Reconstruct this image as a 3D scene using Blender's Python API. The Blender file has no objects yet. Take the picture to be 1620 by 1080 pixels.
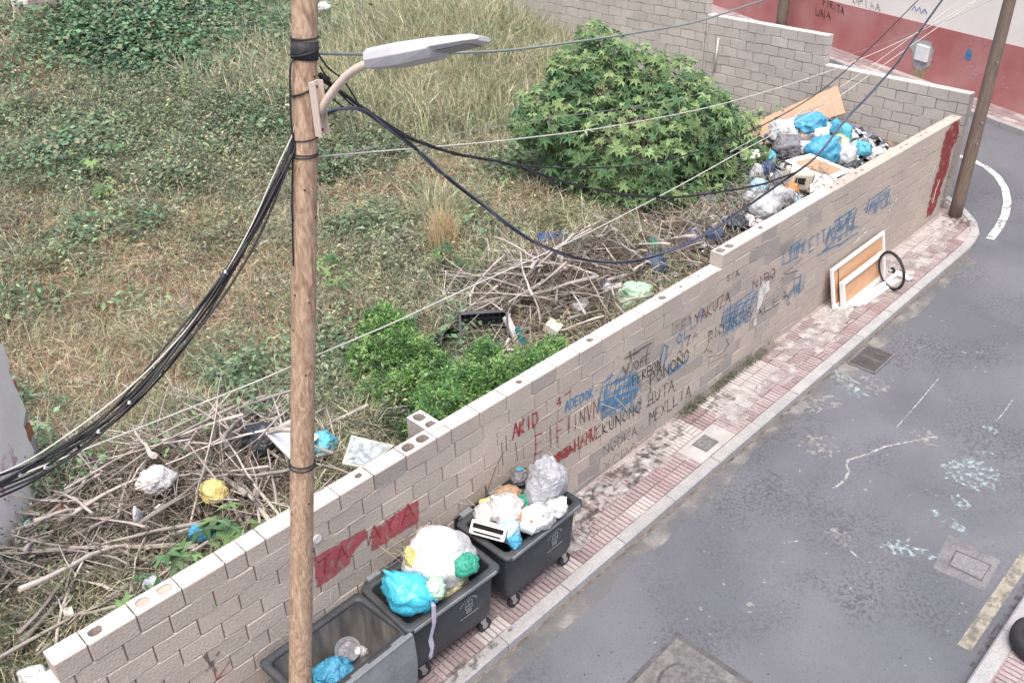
import bpy, bmesh, math, random
import numpy as np
from mathutils import Vector, Matrix, Euler, noise
random.seed(7); rng = np.random.default_rng(7)
PI = math.pi
scene = bpy.context.scene
COL = scene.collection

# ------------------------------------------------------------------ camera
F = 1453.33                       # focal length in photo pixels (1620 wide)
CAM = np.array([-0.659, -5.906, 7.860])
def _basis(yaw, pitch, roll):
    f = np.array([math.cos(pitch)*math.cos(yaw), math.cos(pitch)*math.sin(yaw), -math.sin(pitch)])
    r = np.array([math.sin(yaw), -math.cos(yaw), 0.0]); u = np.cross(r, f)
    c, s = math.cos(roll), math.sin(roll)
    return c*r+s*u, -s*r+c*u, f
RR, UU, FF = _basis(math.radians(45.386), math.radians(31.478), math.radians(-1.355))
cd = bpy.data.cameras.new('camera'); cam = bpy.data.objects.new('camera', cd); COL.objects.link(cam)
cd.sensor_width = 36; cd.lens = F/1620*36; cd.clip_end = 500; cd.clip_start = 0.05
m = Matrix.Identity(4)
for i in range(3):
    m[i][0] = RR[i]; m[i][1] = UU[i]; m[i][2] = -FF[i]; m[i][3] = CAM[i]
cam.matrix_world = m
scene.camera = cam

# ------------------------------------------------------------------ world, sun, exposure
SUN_EL, SUN_AZ = math.radians(69), math.radians(217)      # azimuth measured from +x towards +y
w = bpy.data.worlds.new('World'); scene.world = w; w.use_nodes = True
nt = w.node_tree; nt.nodes.clear()
sky = nt.nodes.new('ShaderNodeTexSky'); sky.sky_type = 'NISHITA'; sky.sun_disc = False
sky.sun_elevation = SUN_EL; sky.sun_rotation = PI/2-SUN_AZ
sky.air_density = 1.0; sky.dust_density = 6.0; sky.ozone_density = 1.0
bg = nt.nodes.new('ShaderNodeBackground'); bg.inputs['Strength'].default_value = 0.15
wo = nt.nodes.new('ShaderNodeOutputWorld')
nt.links.new(sky.outputs[0], bg.inputs[0]); nt.links.new(bg.outputs[0], wo.inputs[0])
sd = bpy.data.lights.new('sun', 'SUN'); sd.energy = 1.5; sd.angle = math.radians(40); sd.color = (1.0, 0.95, 0.88)
sun = bpy.data.objects.new('sun', sd); COL.objects.link(sun)
sun.rotation_euler = Vector((-math.cos(SUN_EL)*math.cos(SUN_AZ), -math.cos(SUN_EL)*math.sin(SUN_AZ), -math.sin(SUN_EL))).to_track_quat('-Z', 'Y').to_euler()
vs = scene.view_settings
vs.view_transform = 'Standard'; vs.look = 'None'; vs.exposure = 0.85; vs.gamma = 1.0; vs.use_curve_mapping = False
scene.render.engine = 'CYCLES'
scene.render.resolution_x = 1024; scene.render.resolution_y = 682

# ------------------------------------------------------------------ pixel -> place helpers
def ray(px, py): return FF + RR*(px-810)/F + UU*(540-py)/F
def project(p):
    d = np.asarray(p, float)-CAM; z = d@FF
    return 810+F*(d@RR)/z, 540-F*(d@UU)/z, z
def on_z(px, py, z): d = ray(px, py); return CAM+d*((z-CAM[2])/d[2])
def on_wall(px, py, y=0.0): d = ray(px, py); return CAM+d*((y-CAM[1])/d[1])
SL = 0.036
def pz(x): return SL*(x-6.4)                     # pavement height (street climbs along x)
ROAD = -0.13
def on_street(px, py, off=ROAD):
    d = ray(px, py); t = (SL*(CAM[0]-6.4)+off-CAM[2])/(d[2]-SL*d[0]); return CAM+d*t
def on_vert(px, py, P, Q):                        # vertical plane through two ground points
    P = np.array(P[:2]); Q = np.array(Q[:2]); n = np.array([-(Q-P)[1], (Q-P)[0]])
    d = ray(px, py); return CAM+d*(((P-CAM[:2])@n)/(d[:2]@n))
def _hash(i, j, s):
    v = np.sin(i*127.1+j*311.7+s*74.7)*43758.5453; return v-np.floor(v)
def vnoise(x, y, s=0):
    x = np.asarray(x, float); y = np.asarray(y, float)
    i = np.floor(x); j = np.floor(y); u = x-i; v = y-j
    u = u*u*(3-2*u); v = v*v*(3-2*v)
    return (_hash(i, j, s)*(1-u)+_hash(i+1, j, s)*u)*(1-v)+(_hash(i, j+1, s)*(1-u)+_hash(i+1, j+1, s)*u)*v
MOUNDS = [(2.1, 2.2, 2.2, 1.5, .45), (9.6, 2.7, 2.4, 1.25, .45), (15.6, 1.9, 1.9, 1.75, 1.2), (12.6, 1.3, 1.5, .9, .45),
          (16.2, 13.5, 3.5, 4.0, .85), (9.0, 24.0, 7.0, 4.0, .45)]
def G(x, y):                                      # ground of the vacant lot
    x = np.asarray(x, float); y = np.asarray(y, float)
    z = .78+.045*np.maximum(0, y-1)+.14*(vnoise(x*.55, y*.55, 3)-.5)+.35*(vnoise(x*.16, y*.16, 5)-.5)*np.clip((y-3)/6, 0, 1)
    for mx, my, rx, ry, h in MOUNDS: z = z+h*np.exp(-((x-mx)/rx)**2-((y-my)/ry)**2)
    return z
def hit(px, py, lift=0.0):                        # where a sight line meets the lot ground (raised by lift)
    d = ray(px, py); t = 5.0
    for k in range(900):
        p = CAM+d*t
        if p[2] < float(G(p[0], p[1]))+lift: break
        t += .05
    for k in range(6):
        p = CAM+d*t; t += (p[2]-float(G(p[0], p[1]))-lift)*.6
    return CAM+d*t

# ------------------------------------------------------------------ materials
MATS = {}
def mat(name, col, rough=.8, var=.18, scale=5., fine=40., bump=.25, spec=.3, metal=0., col2=None, mixs=.5, rand=0., stretch=None, alpha=None, trans=0., sheen=0, coord='world', fbump=None, dist=0.):
    if name in MATS: return MATS[name]
    mt = bpy.data.materials.new(name); mt.use_nodes = True; MATS[name] = mt
    n = mt.node_tree; N = n.nodes; L = n.links; b = N['Principled BSDF']; out = N['Material Output']
    b.inputs['Roughness'].default_value = rough; b.inputs['Metallic'].default_value = metal
    b.inputs['Specular IOR Level'].default_value = spec
    if trans: b.inputs['Transmission Weight'].default_value = trans
    if coord == 'world': src = N.new('ShaderNodeNewGeometry').outputs['Position']
    else: src = N.new('ShaderNodeTexCoord').outputs['Object']
    if stretch:
        mp = N.new('ShaderNodeMapping'); mp.inputs['Scale'].default_value = stretch; L.new(src, mp.inputs[0]); src = mp.outputs[0]
    a = N.new('ShaderNodeTexNoise'); a.inputs['Scale'].default_value = scale; a.inputs['Detail'].default_value = 5; a.inputs['Distortion'].default_value = dist; L.new(src, a.inputs['Vector'])
    f = N.new('ShaderNodeTexNoise'); f.inputs['Scale'].default_value = fine; f.inputs['Detail'].default_value = 4; L.new(src, f.inputs['Vector'])
    mx = N.new('ShaderNodeMix'); mx.data_type = 'RGBA'
    c2 = col2 if col2 else tuple(min(1, c*(1+var)) for c in col); c1 = col if col2 else tuple(c*(1-var) for c in col)
    mx.inputs[6].default_value = (*c1, 1); mx.inputs[7].default_value = (*c2, 1)
    mr = N.new('ShaderNodeMapRange'); mr.inputs[1].default_value = mixs-.18; mr.inputs[2].default_value = mixs+.18
    L.new(a.outputs[0], mr.inputs[0]); L.new(mr.outputs[0], mx.inputs[0])
    hsv = N.new('ShaderNodeHueSaturation'); L.new(mx.outputs[2], hsv.inputs['Color'])
    vr = N.new('ShaderNodeMapRange'); vr.inputs[1].default_value = .25; vr.inputs[2].default_value = .75; vr.inputs[3].default_value = 1-var; vr.inputs[4].default_value = 1+var
    L.new(f.outputs[0], vr.inputs[0])
    if rand:
        oi = N.new('ShaderNodeObjectInfo'); rr = N.new('ShaderNodeMapRange'); rr.inputs[3].default_value = 1-rand; rr.inputs[4].default_value = 1+rand
        L.new(oi.outputs['Random'], rr.inputs[0]); mu = N.new('ShaderNodeMath'); mu.operation = 'MULTIPLY'
        L.new(vr.outputs[0], mu.inputs[0]); L.new(rr.outputs[0], mu.inputs[1]); L.new(mu.outputs[0], hsv.inputs['Value'])
    else: L.new(vr.outputs[0], hsv.inputs['Value'])
    L.new(hsv.outputs[0], b.inputs['Base Color'])
    if bump:
        bp = N.new('ShaderNodeBump'); bp.inputs['Strength'].default_value = bump; bp.inputs['Distance'].default_value = .02
        L.new(f.outputs[0], bp.inputs['Height']); L.new(bp.outputs[0], b.inputs['Normal'])
    if fbump:
        rn = N.new('ShaderNodeTexNoise'); rn.inputs['Scale'].default_value = fbump; rn.inputs['Detail'].default_value = 3; rn.inputs['Distortion'].default_value = 1.5; L.new(src, rn.inputs['Vector'])
        sb = N.new('ShaderNodeMath'); sb.operation = 'SUBTRACT'; sb.inputs[1].default_value = .5; L.new(rn.outputs[0], sb.inputs[0])
        ab = N.new('ShaderNodeMath'); ab.operation = 'ABSOLUTE'; L.new(sb.outputs[0], ab.inputs[0])
        b2 = N.new('ShaderNodeBump'); b2.invert = True; b2.inputs['Strength'].default_value = .9; b2.inputs['Distance'].default_value = .06; L.new(ab.outputs[0], b2.inputs['Height']); L.new(bp.outputs[0], b2.inputs['Normal']); L.new(b2.outputs[0], b.inputs['Normal'])
    if alpha is not None:
        al = N.new('ShaderNodeTexNoise'); al.inputs['Scale'].default_value = alpha[0]; al.inputs['Detail'].default_value = 6; L.new(src, al.inputs['Vector'])
        am = N.new('ShaderNodeMapRange'); am.inputs[1].default_value = alpha[1]; am.inputs[2].default_value = alpha[2]
        am.inputs[3].default_value = alpha[3]; am.inputs[4].default_value = alpha[4]; L.new(al.outputs[0], am.inputs[0]); L.new(am.outputs[0], b.inputs['Alpha'])
    return mt
def leafmat(name, rough=.55, transl=.3, col=None, rand=0.):
    if name in MATS: return MATS[name]
    mt = bpy.data.materials.new(name); mt.use_nodes = True; MATS[name] = mt
    n = mt.node_tree; N = n.nodes; L = n.links; b = N['Principled BSDF']; out = N['Material Output']
    b.inputs['Roughness'].default_value = rough; b.inputs['Specular IOR Level'].default_value = .35
    if col is None:
        at = N.new('ShaderNodeAttribute'); at.attribute_name = 'Col'; c = at.outputs['Color']
    else:
        rgb = N.new('ShaderNodeRGB'); rgb.outputs[0].default_value = (*col, 1)
        oi = N.new('ShaderNodeObjectInfo'); hs = N.new('ShaderNodeHueSaturation'); L.new(rgb.outputs[0], hs.inputs['Color'])
        r1 = N.new('ShaderNodeMapRange'); r1.inputs[3].default_value = 1-rand; r1.inputs[4].default_value = 1+rand; L.new(oi.outputs['Random'], r1.inputs[0]); L.new(r1.outputs[0], hs.inputs['Value']); c = hs.outputs[0]
    L.new(c, b.inputs['Base Color'])
    t = N.new('ShaderNodeBsdfTranslucent'); L.new(c, t.inputs['Color'])
    ms = N.new('ShaderNodeMixShader'); ms.inputs[0].default_value = transl
    L.new(b.outputs[0], ms.inputs[1]); L.new(t.outputs[0], ms.inputs[2]); L.new(ms.outputs[0], out.inputs['Surface'])
    return mt

# ------------------------------------------------------------------ object helpers
def wm(o):
    mt = o.matrix_basis.copy()
    if o.parent: return wm(o.parent) @ o.matrix_parent_inverse @ mt
    return mt
def tag(o, label=None, cat=None, group=None, kind=None):
    if label: o['label'] = label
    if cat: o['category'] = cat
    if group: o['group'] = group
    if kind: o['kind'] = kind
    return o
def empty(name, loc, label, cat, group=None, rz=0):
    o = bpy.data.objects.new(name, None); COL.objects.link(o); o.location = loc; o.rotation_euler = (0, 0, rz)
    o.empty_display_size = .1
    return tag(o, label, cat, group)
class MB:
    def __init__(s): s.v = []; s.f = []; s.sm = []
    def add(s, vs, fs, smooth=False):
        o = len(s.v); s.v += [tuple(map(float, q)) for q in vs]; s.f += [tuple(i+o for i in q) for q in fs]; s.sm += [smooth]*len(fs); return s
    def box(s, c, d, rot=None, ch=0):
        hx, hy, hz = d[0]/2, d[1]/2, d[2]/2
        vs = [Vector((x, y, z)) for x in (-hx, hx) for y in (-hy, hy) for z in (-hz, hz)]
        if rot is not None: vs = [rot @ q for q in vs]
        c = Vector(c)
        return s.add([q+c for q in vs], [(0, 1, 3, 2), (4, 6, 7, 5), (0, 4, 5, 1), (2, 3, 7, 6), (0, 2, 6, 4), (1, 5, 7, 3)])
    def tube(s, path, rad, sides=8, cap=True, smooth=True):
        path = [Vector(p) for p in path]; n = len(path)
        if not hasattr(rad, '__len__'): rad = [rad]*n
        vs = []; up = None
        for i, p in enumerate(path):
            t = (path[min(i+1, n-1)]-path[max(i-1, 0)]).normalized()
            if up is None: up = t.orthogonal().normalized()
            up = (up-t*up.dot(t))
            up = up.normalized() if up.length > 1e-5 else t.orthogonal().normalized()
            b = t.cross(up)
            for k in range(sides):
                a = 2*PI*k/sides; vs.append(p+(up*math.cos(a)+b*math.sin(a))*rad[i])
        fs = [(i*sides+k, i*sides+(k+1) % sides, (i+1)*sides+(k+1) % sides, (i+1)*sides+k) for i in range(n-1) for k in range(sides)]
        s.add(vs, fs, smooth)
        if cap:
            s.f.append(tuple(range(len(s.v)-n*sides, len(s.v)-n*sides+sides))[::-1]); s.f.append(tuple(range(len(s.v)-sides, len(s.v)))); s.sm += [False, False]
        return s
    def prism(s, poly, depth):            # poly: 3D points of a planar outline, extruded by vector depth
        n = len(poly); d = Vector(depth); p = [Vector(q) for q in poly]
        vs = p+[q+d for q in p]
        fs = [tuple(range(n))[::-1], tuple(range(n, 2*n))]+[(i, (i+1) % n, n+(i+1) % n, n+i) for i in range(n)]
        return s.add(vs, fs)
    def rings(s, rings, close=True, capa=False, capb=False, smooth=False):
        n = len(rings[0]); vs = [q for r in rings for q in r]; m = n if close else n-1
        fs = [(i*n+k, i*n+(k+1) % n, (i+1)*n+(k+1) % n, (i+1)*n+k) for i in range(len(rings)-1) for k in range(m)]
        if capa: fs.append(tuple(range(n))[::-1])
        if capb: fs.append(tuple(range((len(rings)-1)*n, len(rings)*n)))
        return s.add(vs, fs, smooth)
    def mesh(s, name):
        me = bpy.data.meshes.new(name); me.from_pydata(s.v, [], s.f); me.polygons.foreach_set('use_smooth', s.sm); me.update(); return me
    def build(s, name, material, parent=None, label=None, cat=None, group=None, kind=None, bevel=0, recentre=True, fix=True):
        me = s.mesh(name)
        if fix:
            bm = bmesh.new(); bm.from_mesh(me); bmesh.ops.recalc_face_normals(bm, faces=bm.faces); bm.to_mesh(me); bm.free()
        o = bpy.data.objects.new(name, me); COL.objects.link(o); me.materials.append(material)
        if parent is not None:
            o.parent = parent; o.matrix_parent_inverse = wm(parent).inverted()
        elif recentre:
            A = np.array(s.v); lo, hi = A.min(0), A.max(0); c = Vector(((lo[0]+hi[0])/2, (lo[1]+hi[1])/2, lo[2]))
            me.transform(Matrix.Translation(-c)); o.location = c
        if bevel:
            bv = o.modifiers.new('bevel', 'BEVEL'); bv.width = bevel; bv.segments = 2; bv.limit_method = 'ANGLE'
        return tag(o, label, cat, group, kind)
def piece(name, me, parent, loc, rot=None, scale=None, material=None):
    o = bpy.data.objects.new(name, me); COL.objects.link(o)
    o.location = loc
    if rot is not None: o.rotation_euler = rot
    if scale is not None: o.scale = scale
    if parent is not None:
        o.parent = parent; o.matrix_parent_inverse = wm(parent).inverted()
    return o
def np_mesh(name, V, Fa, mats, cols=None, smooth=False):
    me = bpy.data.meshes.new(name); V = np.ascontiguousarray(V, np.float32); Fa = np.ascontiguousarray(Fa, np.int32)
    me.vertices.add(len(V)); me.vertices.foreach_set('co', V.ravel())
    nf, k = Fa.shape; me.loops.add(nf*k); me.loops.foreach_set('vertex_index', Fa.ravel())
    me.polygons.add(nf); me.polygons.foreach_set('loop_start', np.arange(0, nf*k, k, dtype=np.int32))
    if cols is not None:
        at = me.attributes.new('Col', 'FLOAT_COLOR', 'POINT'); c = np.ones((len(V), 4), np.float32); c[:, :3] = cols; at.data.foreach_set('color', c.ravel())
    me.polygons.foreach_set('use_smooth', np.full(nf, smooth)); me.update(calc_edges=True)
    for mm in (mats if isinstance(mats, list) else [mats]): me.materials.append(mm)
    return me
def link(name, me, parent=None, label=None, cat=None, group=None, kind=None):
    o = bpy.data.objects.new(name, me); COL.objects.link(o)
    if parent is not None: o.parent = parent; o.matrix_parent_inverse = wm(parent).inverted()
    return tag(o, label, cat, group, kind)

# palette
m_block = mat('concrete_block', (.475, .41, .355), .92, .13, 1.1, 38, .45, .2, col2=(.40, .35, .31), rand=.06)
m_blockw = mat('concrete_block_weathered', (.40, .36, .325), .92, .15, 1.3, 38, .5, .2, col2=(.31, .285, .265), rand=.08)
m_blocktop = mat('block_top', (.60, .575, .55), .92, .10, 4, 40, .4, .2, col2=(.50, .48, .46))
m_blockf = mat('concrete_block_grey', (.50, .46, .42), .92, .12, 1.6, 50, .35, .2, col2=(.41, .38, .35), rand=.08)
m_mortar = mat('mortar', (.27, .24, .215), .95, .2, 4, 60, .4, .1)
m_mortarl = mat('mortar_pale', (.41, .37, .34), .95, .2, 4, 60, .4, .1)
m_asphalt = None
m_kerb = mat('kerb_concrete', (.36, .36, .36), .9, .2, 5, 45, .35, .2, col2=(.30, .30, .305), rand=.07)
m_tile = mat('red_paver', (.275, .205, .208), .85, .18, 2.0, 40, .3, .25, col2=(.33, .28, .278), rand=.13)
m_tilew = mat('whitened_paver', (.46, .43, .425), .85, .12, 3, 40, .3, .25, col2=(.42, .38, .36), rand=.08)
m_grout = mat('grout', (.34, .30, .295), .95, .25, 6, 60, .4, .1)
m_cement = mat('cement_patch', (.38, .37, .365), .9, .12, 6, 50, .35, .2)
m_kerbstrip = mat('dark_strip_mottle', (.10, .085, .07), .95, .5, 14, 70, .6, .1, col2=(.22, .19, .16))
m_wood = mat('pole_wood', (.46, .335, .24), .8, .24, 1.3, 9, .5, .25, col2=(.235, .145, .09), stretch=(9, 9, 2.4), mixs=.55, dist=3.0)
m_black = mat('black_cable', (.022, .022, .025), .5, .2, 8, 40, .1, .4)
m_bluecable = mat('blue_black_cable', (.075, .085, .125), .5, .2, 8, 40, .1, .4)
m_whitec = mat('white_cable', (.52, .51, .47), .5, .1, 8, 40, 0, .4)
m_greyc = mat('grey_cable', (.20, .23, .22), .5, .1, 8, 40, 0, .4)
m_lampg = mat('lamp_grey', (.46, .46, .48), .45, .04, 4, 30, 0, .5)
m_lampd = mat('lamp_underside', (.26, .26, .27), .5, .05, 4, 30, 0, .4)
m_arm = mat('arm_beige', (.56, .47, .40), .5, .05, 4, 30, .05, .4)
m_bin = mat('bin_plastic', (.040, .044, .050), .5, .2, 4, 30, .08, .4, col2=(.062, .067, .074))
m_bing = mat('bin_grey_plastic', (.17, .185, .195), .5, .15, 4, 30, .08, .4, col2=(.235, .25, .26))
m_binst = mat('bin_stained', (.075, .078, .08), .6, .25, 5, 18, .1, .35, col2=(.20, .185, .17), mixs=.56, stretch=(1, 1, .25))
m_emblem = mat('emblem_print', (.42, .43, .44), .7, .1, 8, 60, 0, .2, alpha=(70, .40, .55, .55, 1))
m_rubber = mat('rubber', (.03, .03, .032), .7, .2, 8, 40, .1, .3)
m_metal = mat('dull_metal', (.42, .42, .43), .4, .1, 8, 40, .05, .5, metal=.7)
m_galv = mat('grate_iron', (.17, .165, .165), .55, .2, 8, 40, .1, .5, metal=.3)
m_dark = mat('dark_void', (.015, .014, .013), .95, .2, 5, 30, 0, .1)
m_white = mat('white_plastic', (.72, .72, .71), .45, .05, 4, 30, .03, .4)
m_whited = mat('dirty_white', (.60, .585, .56), .7, .12, 4, 30, .1, .3)
m_ply = mat('plywood', (.50, .29, .165), .6, .1, 2, 30, .08, .3, stretch=(2, 2, 8), col2=(.56, .35, .21))
m_card = mat('cardboard', (.42, .285, .20), .8, .05, 3, 40, .06, .2)
m_brick = mat('red_brick', (.42, .17, .10), .9, .2, 6, 40, .3, .2, rand=.15)
m_plaster = mat('plaster_pale', (.88, .83, .79), .9, .06, 1.2, 40, .2, .2, col2=(.76, .70, .665))
m_cream = mat('cream_render', (.80, .745, .69), .9, .05, .7, 50, .15, .2)
m_redr = mat('red_render', (.40, .14, .135), .88, .10, .9, 50, .2, .2, col2=(.48, .235, .225))
m_yellow = mat('yellow_line', (.29, .272, .225), .85, .15, 5, 50, .2, .2, alpha=(9, .33, .55, .25, 1))
m_whitel = mat('white_line', (.50, .50, .50), .8, .1, 5, 50, .1, .2, alpha=(9, .36, .44, .3, 1))
m_twig = mat('dry_branch', (.43, .39, .36), .85, .2, 3, 30, .3, .2, col2=(.29, .258, .232), rand=.35)
m_twigd = mat('dry_twig', (.13, .105, .085), .9, .35, 6, 25, .3, .15, col2=(.27, .23, .195))

# asphalt with stains of its own
mt = bpy.data.materials.new('asphalt'); mt.use_nodes = True; m_asphalt = mt
N = mt.node_tree.nodes; L = mt.node_tree.links; b = N['Principled BSDF']; b.inputs['Roughness'].default_value = .82; b.inputs['Specular IOR Level'].default_value = .3
geo = N.new('ShaderNodeNewGeometry')
def tn(scale, detail=5, kind='ShaderNodeTexNoise', dist=0):
    t = N.new(kind); t.inputs['Scale'].default_value = scale
    if kind == 'ShaderNodeTexNoise': t.inputs['Detail'].default_value = detail; t.inputs['Distortion'].default_value = dist
    L.new(geo.outputs['Position'], t.inputs['Vector']); return t
def ramp(src, a, bb, lo, hi):
    r = N.new('ShaderNodeMapRange'); r.inputs[1].default_value = a; r.inputs[2].default_value = bb; r.inputs[3].default_value = lo; r.inputs[4].default_value = hi; L.new(src, r.inputs[0]); return r.outputs[0]
def mixc(fac, c1, c2):
    x = N.new('ShaderNodeMix'); x.data_type = 'RGBA'; L.new(fac, x.inputs[0])
    for i, c in ((6, c1), (7, c2)):
        if isinstance(c, tuple): x.inputs[i].default_value = (*c, 1)
        else: L.new(c, x.inputs[i])
    return x.outputs[2]
big = tn(.55, 4); base = mixc(ramp(big.outputs[0], .38, .62, 0, 1), (.108, .114, .131), (.138, .144, .162))
patch = tn(.7, 6, dist=.3); gritn = tn(38, 3)
grp = tn(24, 5); mmx = N.new('ShaderNodeMath'); mmx.operation = 'MULTIPLY'; L.new(ramp(patch.outputs[0], .47, .66, 0, 1), mmx.inputs[0]); L.new(ramp(grp.outputs[0], .46, .60, 0, .9), mmx.inputs[1]); rgh = mixc(mmx.outputs[0], base, (.068, .069, .077))
grit = mixc(ramp(gritn.outputs[0], .30, .42, .55, 0), rgh, (.07, .069, .075))
vor = tn(5.5, kind='ShaderNodeTexVoronoi'); gs = tn(2.1, 3)
g1 = ramp(vor.outputs['Distance'], .05, .09, 1, 0)
mm2 = N.new('ShaderNodeMath'); mm2.operation = 'MULTIPLY'; L.new(g1, mm2.inputs[0]); L.new(ramp(gs.outputs[0], .52, .56, 0, 1), mm2.inputs[1])
gum = mixc(mm2.outputs[0], grit, (.06, .059, .064))
sp = tn(13, 3); sp2 = tn(1.7, 3)
mm3 = N.new('ShaderNodeMath'); mm3.operation = 'MULTIPLY'; L.new(ramp(sp.outputs[0], .68, .76, 0, .45), mm3.inputs[0]); L.new(ramp(sp2.outputs[0], .48, .56, 0, 1), mm3.inputs[1])
fin = mixc(mm3.outputs[0], gum, (.50, .50, .50))
L.new(fin, b.inputs['Base Color'])
bp = N.new('ShaderNodeBump'); bp.inputs['Strength'].default_value = .35; bp.inputs['Distance'].default_value = .01; L.new(tn(120, 3).outputs[0], bp.inputs['Height']); L.new(bp.outputs[0], b.inputs['Normal'])

def ribbon(pts3, wd, up=(0, 0, 1), z0=0):
    P = [Vector(p) for p in pts3]; U = Vector(up); mb = MB(); A = []
    for i, p in enumerate(P):
        t = (P[min(i+1, len(P)-1)]-P[max(i-1, 0)]).normalized(); s = t.cross(U).normalized()
        ww = wd[i] if hasattr(wd, '__len__') else wd
        A += [p-s*ww/2+U*z0, p+s*ww/2+U*z0]
    return A, [(2*i, 2*i+1, 2*i+3, 2*i+2) for i in range(len(P)-1)]
# ------------------------------------------------------------------ road, pavements
def sheet(pts, off):                      # polygon on the street slope
    return [(x, y, pz(x)+off) for x, y in pts]
road = MB().add(sheet([(-60, -60), (90, -60), (90, 70), (-60, 70)], ROAD), [(0, 1, 2, 3)]).build('road', m_asphalt, None, 'grey worn asphalt street climbing past the block wall', None, None, 'structure', recentre=False)

CURB = [(-8, -1.02), (16.1, -1.02), (16.7, -.94), (17.15, -.72), (17.6, -.33), (18.0, .15), (18.25, .7), (18.45, 2.2), (19.2, 14)]
def offs(path, d):                        # offset a polyline to its left
    out = []
    for i, p in enumerate(path):
        a = np.array(path[max(i-1, 0)]); c = np.array(path[min(i+1, len(path)-1)]); t = (c-a)/np.linalg.norm(c-a); out.append((p[0]-t[1]*d, p[1]+t[0]*d))
    return out
inner = offs(CURB, .15)
pave = MB()
top = sheet(inner, -.012); n = len(top)
pave.add(top+[(x, max(.18, y+.9) if i < 7 else y, z) for i, (x, y, z) in enumerate([(a[0], .19, a[2]) if i < 6 else (17.5, a[1], a[2]) for i, a in enumerate(top)])],
         [(i, i+1, n+i+1, n+i) for i in range(n-1)])
pave = pave.build('pavement', m_grout, None, 'narrow pink tiled pavement between block wall and street', None, None, 'structure', recentre=False)
# kerb stones, about a metre each
def walk(path, step):
    d = [0]
    for a, c in zip(path, path[1:]): d.append(d[-1]+math.dist(a, c))
    def at(s):
        s = max(0, min(s, d[-1]))
        for i in range(len(path)-1):
            if s <= d[i+1]:
                k = (s-d[i])/(d[i+1]-d[i]); return (path[i][0]+(path[i+1][0]-path[i][0])*k, path[i][1]+(path[i+1][1]-path[i][1])*k)
        return path[-1]
    return at, d[-1]
at, LEN = walk(CURB, 1); s = 9.0
while s < LEN-1:
    ln = 1.0 if s < 24 else .5
    sub = 1 if s < 24 else 2
    pts = [at(s+.006+(ln-.012)*k/sub) for k in range(sub+1)]; pin = offs(pts, .15)
    mb = MB(); j = random.uniform(-.004, .004)
    rr = []
    for (a, c) in zip(pts, pin):
        za = pz(a[0])+j
        rr.append([(a[0], a[1], za-.2), (a[0], a[1], za-.018), (a[0]+(c[0]-a[0])*.12, a[1]+(c[1]-a[1])*.12, za), (c[0], c[1], za), (c[0], c[1], za-.2)])
    mb.rings(rr, True, True, True); mb.build('kerb_stone', m_kerb, pave)
    s += ln
# ribbed pavers (0.2 m, three bars each)
def paver_mesh(name, material, seed):
    r = random.Random(seed); mb = MB()
    for k in range(3):
        x0 = -.1+k*.0667+.005; x1 = x0+.0567; y0, y1 = -.095, .095; h = .012+r.uniform(-.002, .002); c = .005
        mb.add([(x0, y0, -.02), (x1, y0, -.02), (x1, y1, -.02), (x0, y1, -.02), (x0+c, y0+c, h), (x1-c, y0+c, h), (x1-c, y1-c, h), (x0+c, y1-c, h)],
               [(4, 5, 6, 7), (0, 1, 5, 4), (1, 2, 6, 5), (2, 3, 7, 6), (3, 0, 4, 7)])
    me = mb.mesh(name); me.materials.append(material); return me
pv = [paver_mesh('paver', m_tile, i) for i in range(3)]; pw = [paver_mesh('paver', m_tilew, i+5) for i in range(3)]
WHITE = [(8.75, 10.35, -.5, 0), (12.0, 12.9, -.45, 0), (13.6, 14.5, -.6, 0), (7.0, 8.35, -.47, 0), (15.2, 17.0, -.5, .0), (14.7, 15.2, -.3, 0)]
spots = []
ci = np.array(inner)
def inside_pave(x, y):
    if y > -.09 and x < 17.45: return False
    if x < 16.0: return y > -.86
    d = min(math.dist((x, y), q) for q in [at_in(s) for s in np.arange(LENI-20, LENI-9, .1)])
    px_, py_ = min([at_in(s) for s in np.arange(LENI-20, LENI-9, .1)], key=lambda q: math.dist((x, y), q))
    return d > .1 and (x < px_ or y > py_)
at_in, LENI = walk(inner, 1)
for i in range(11, 93):
    x = i*.2+.1
    for j in range(16):
        y = -.77+j*.2
        if y > .9 or not inside_pave(x, y): continue
        if 7.75 < x < 8.65 and -.85 < y < -.5: continue
        wv = any(a < x < c and d < y < e for a, c, d, e in WHITE)
        if random.random() < .06: wv = not wv
        spots.append((x, y, wv))
spots.sort(key=lambda q: math.dist(q[:2], (3, -6)) + (6 if q[0] < 3.2 else 0))
rest = MB()
for k, (x, y, wv) in enumerate(spots):
    me = random.choice(pw if wv else pv); rz = random.choice((0, PI)) if random.random() < .93 else PI/2
    lo = (x, y, pz(x)+random.uniform(-.006, .003)); ro = (random.uniform(-.012, .012), random.uniform(-.012, .012)-SL, rz)
    if k < 296: piece('paver', me, pave, lo, ro)
    else:
        mt4 = Matrix.Translation(lo) @ Euler(ro).to_matrix().to_4x4()
        rest.add([mt4 @ q.co for q in me.vertices], [tuple(p.vertices) for p in me.polygons])
if rest.v: rest.build('paver_remainder', m_tile, pave, 'pink ribbed pavers at the far bend of the pavement', kind='stuff')
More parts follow.
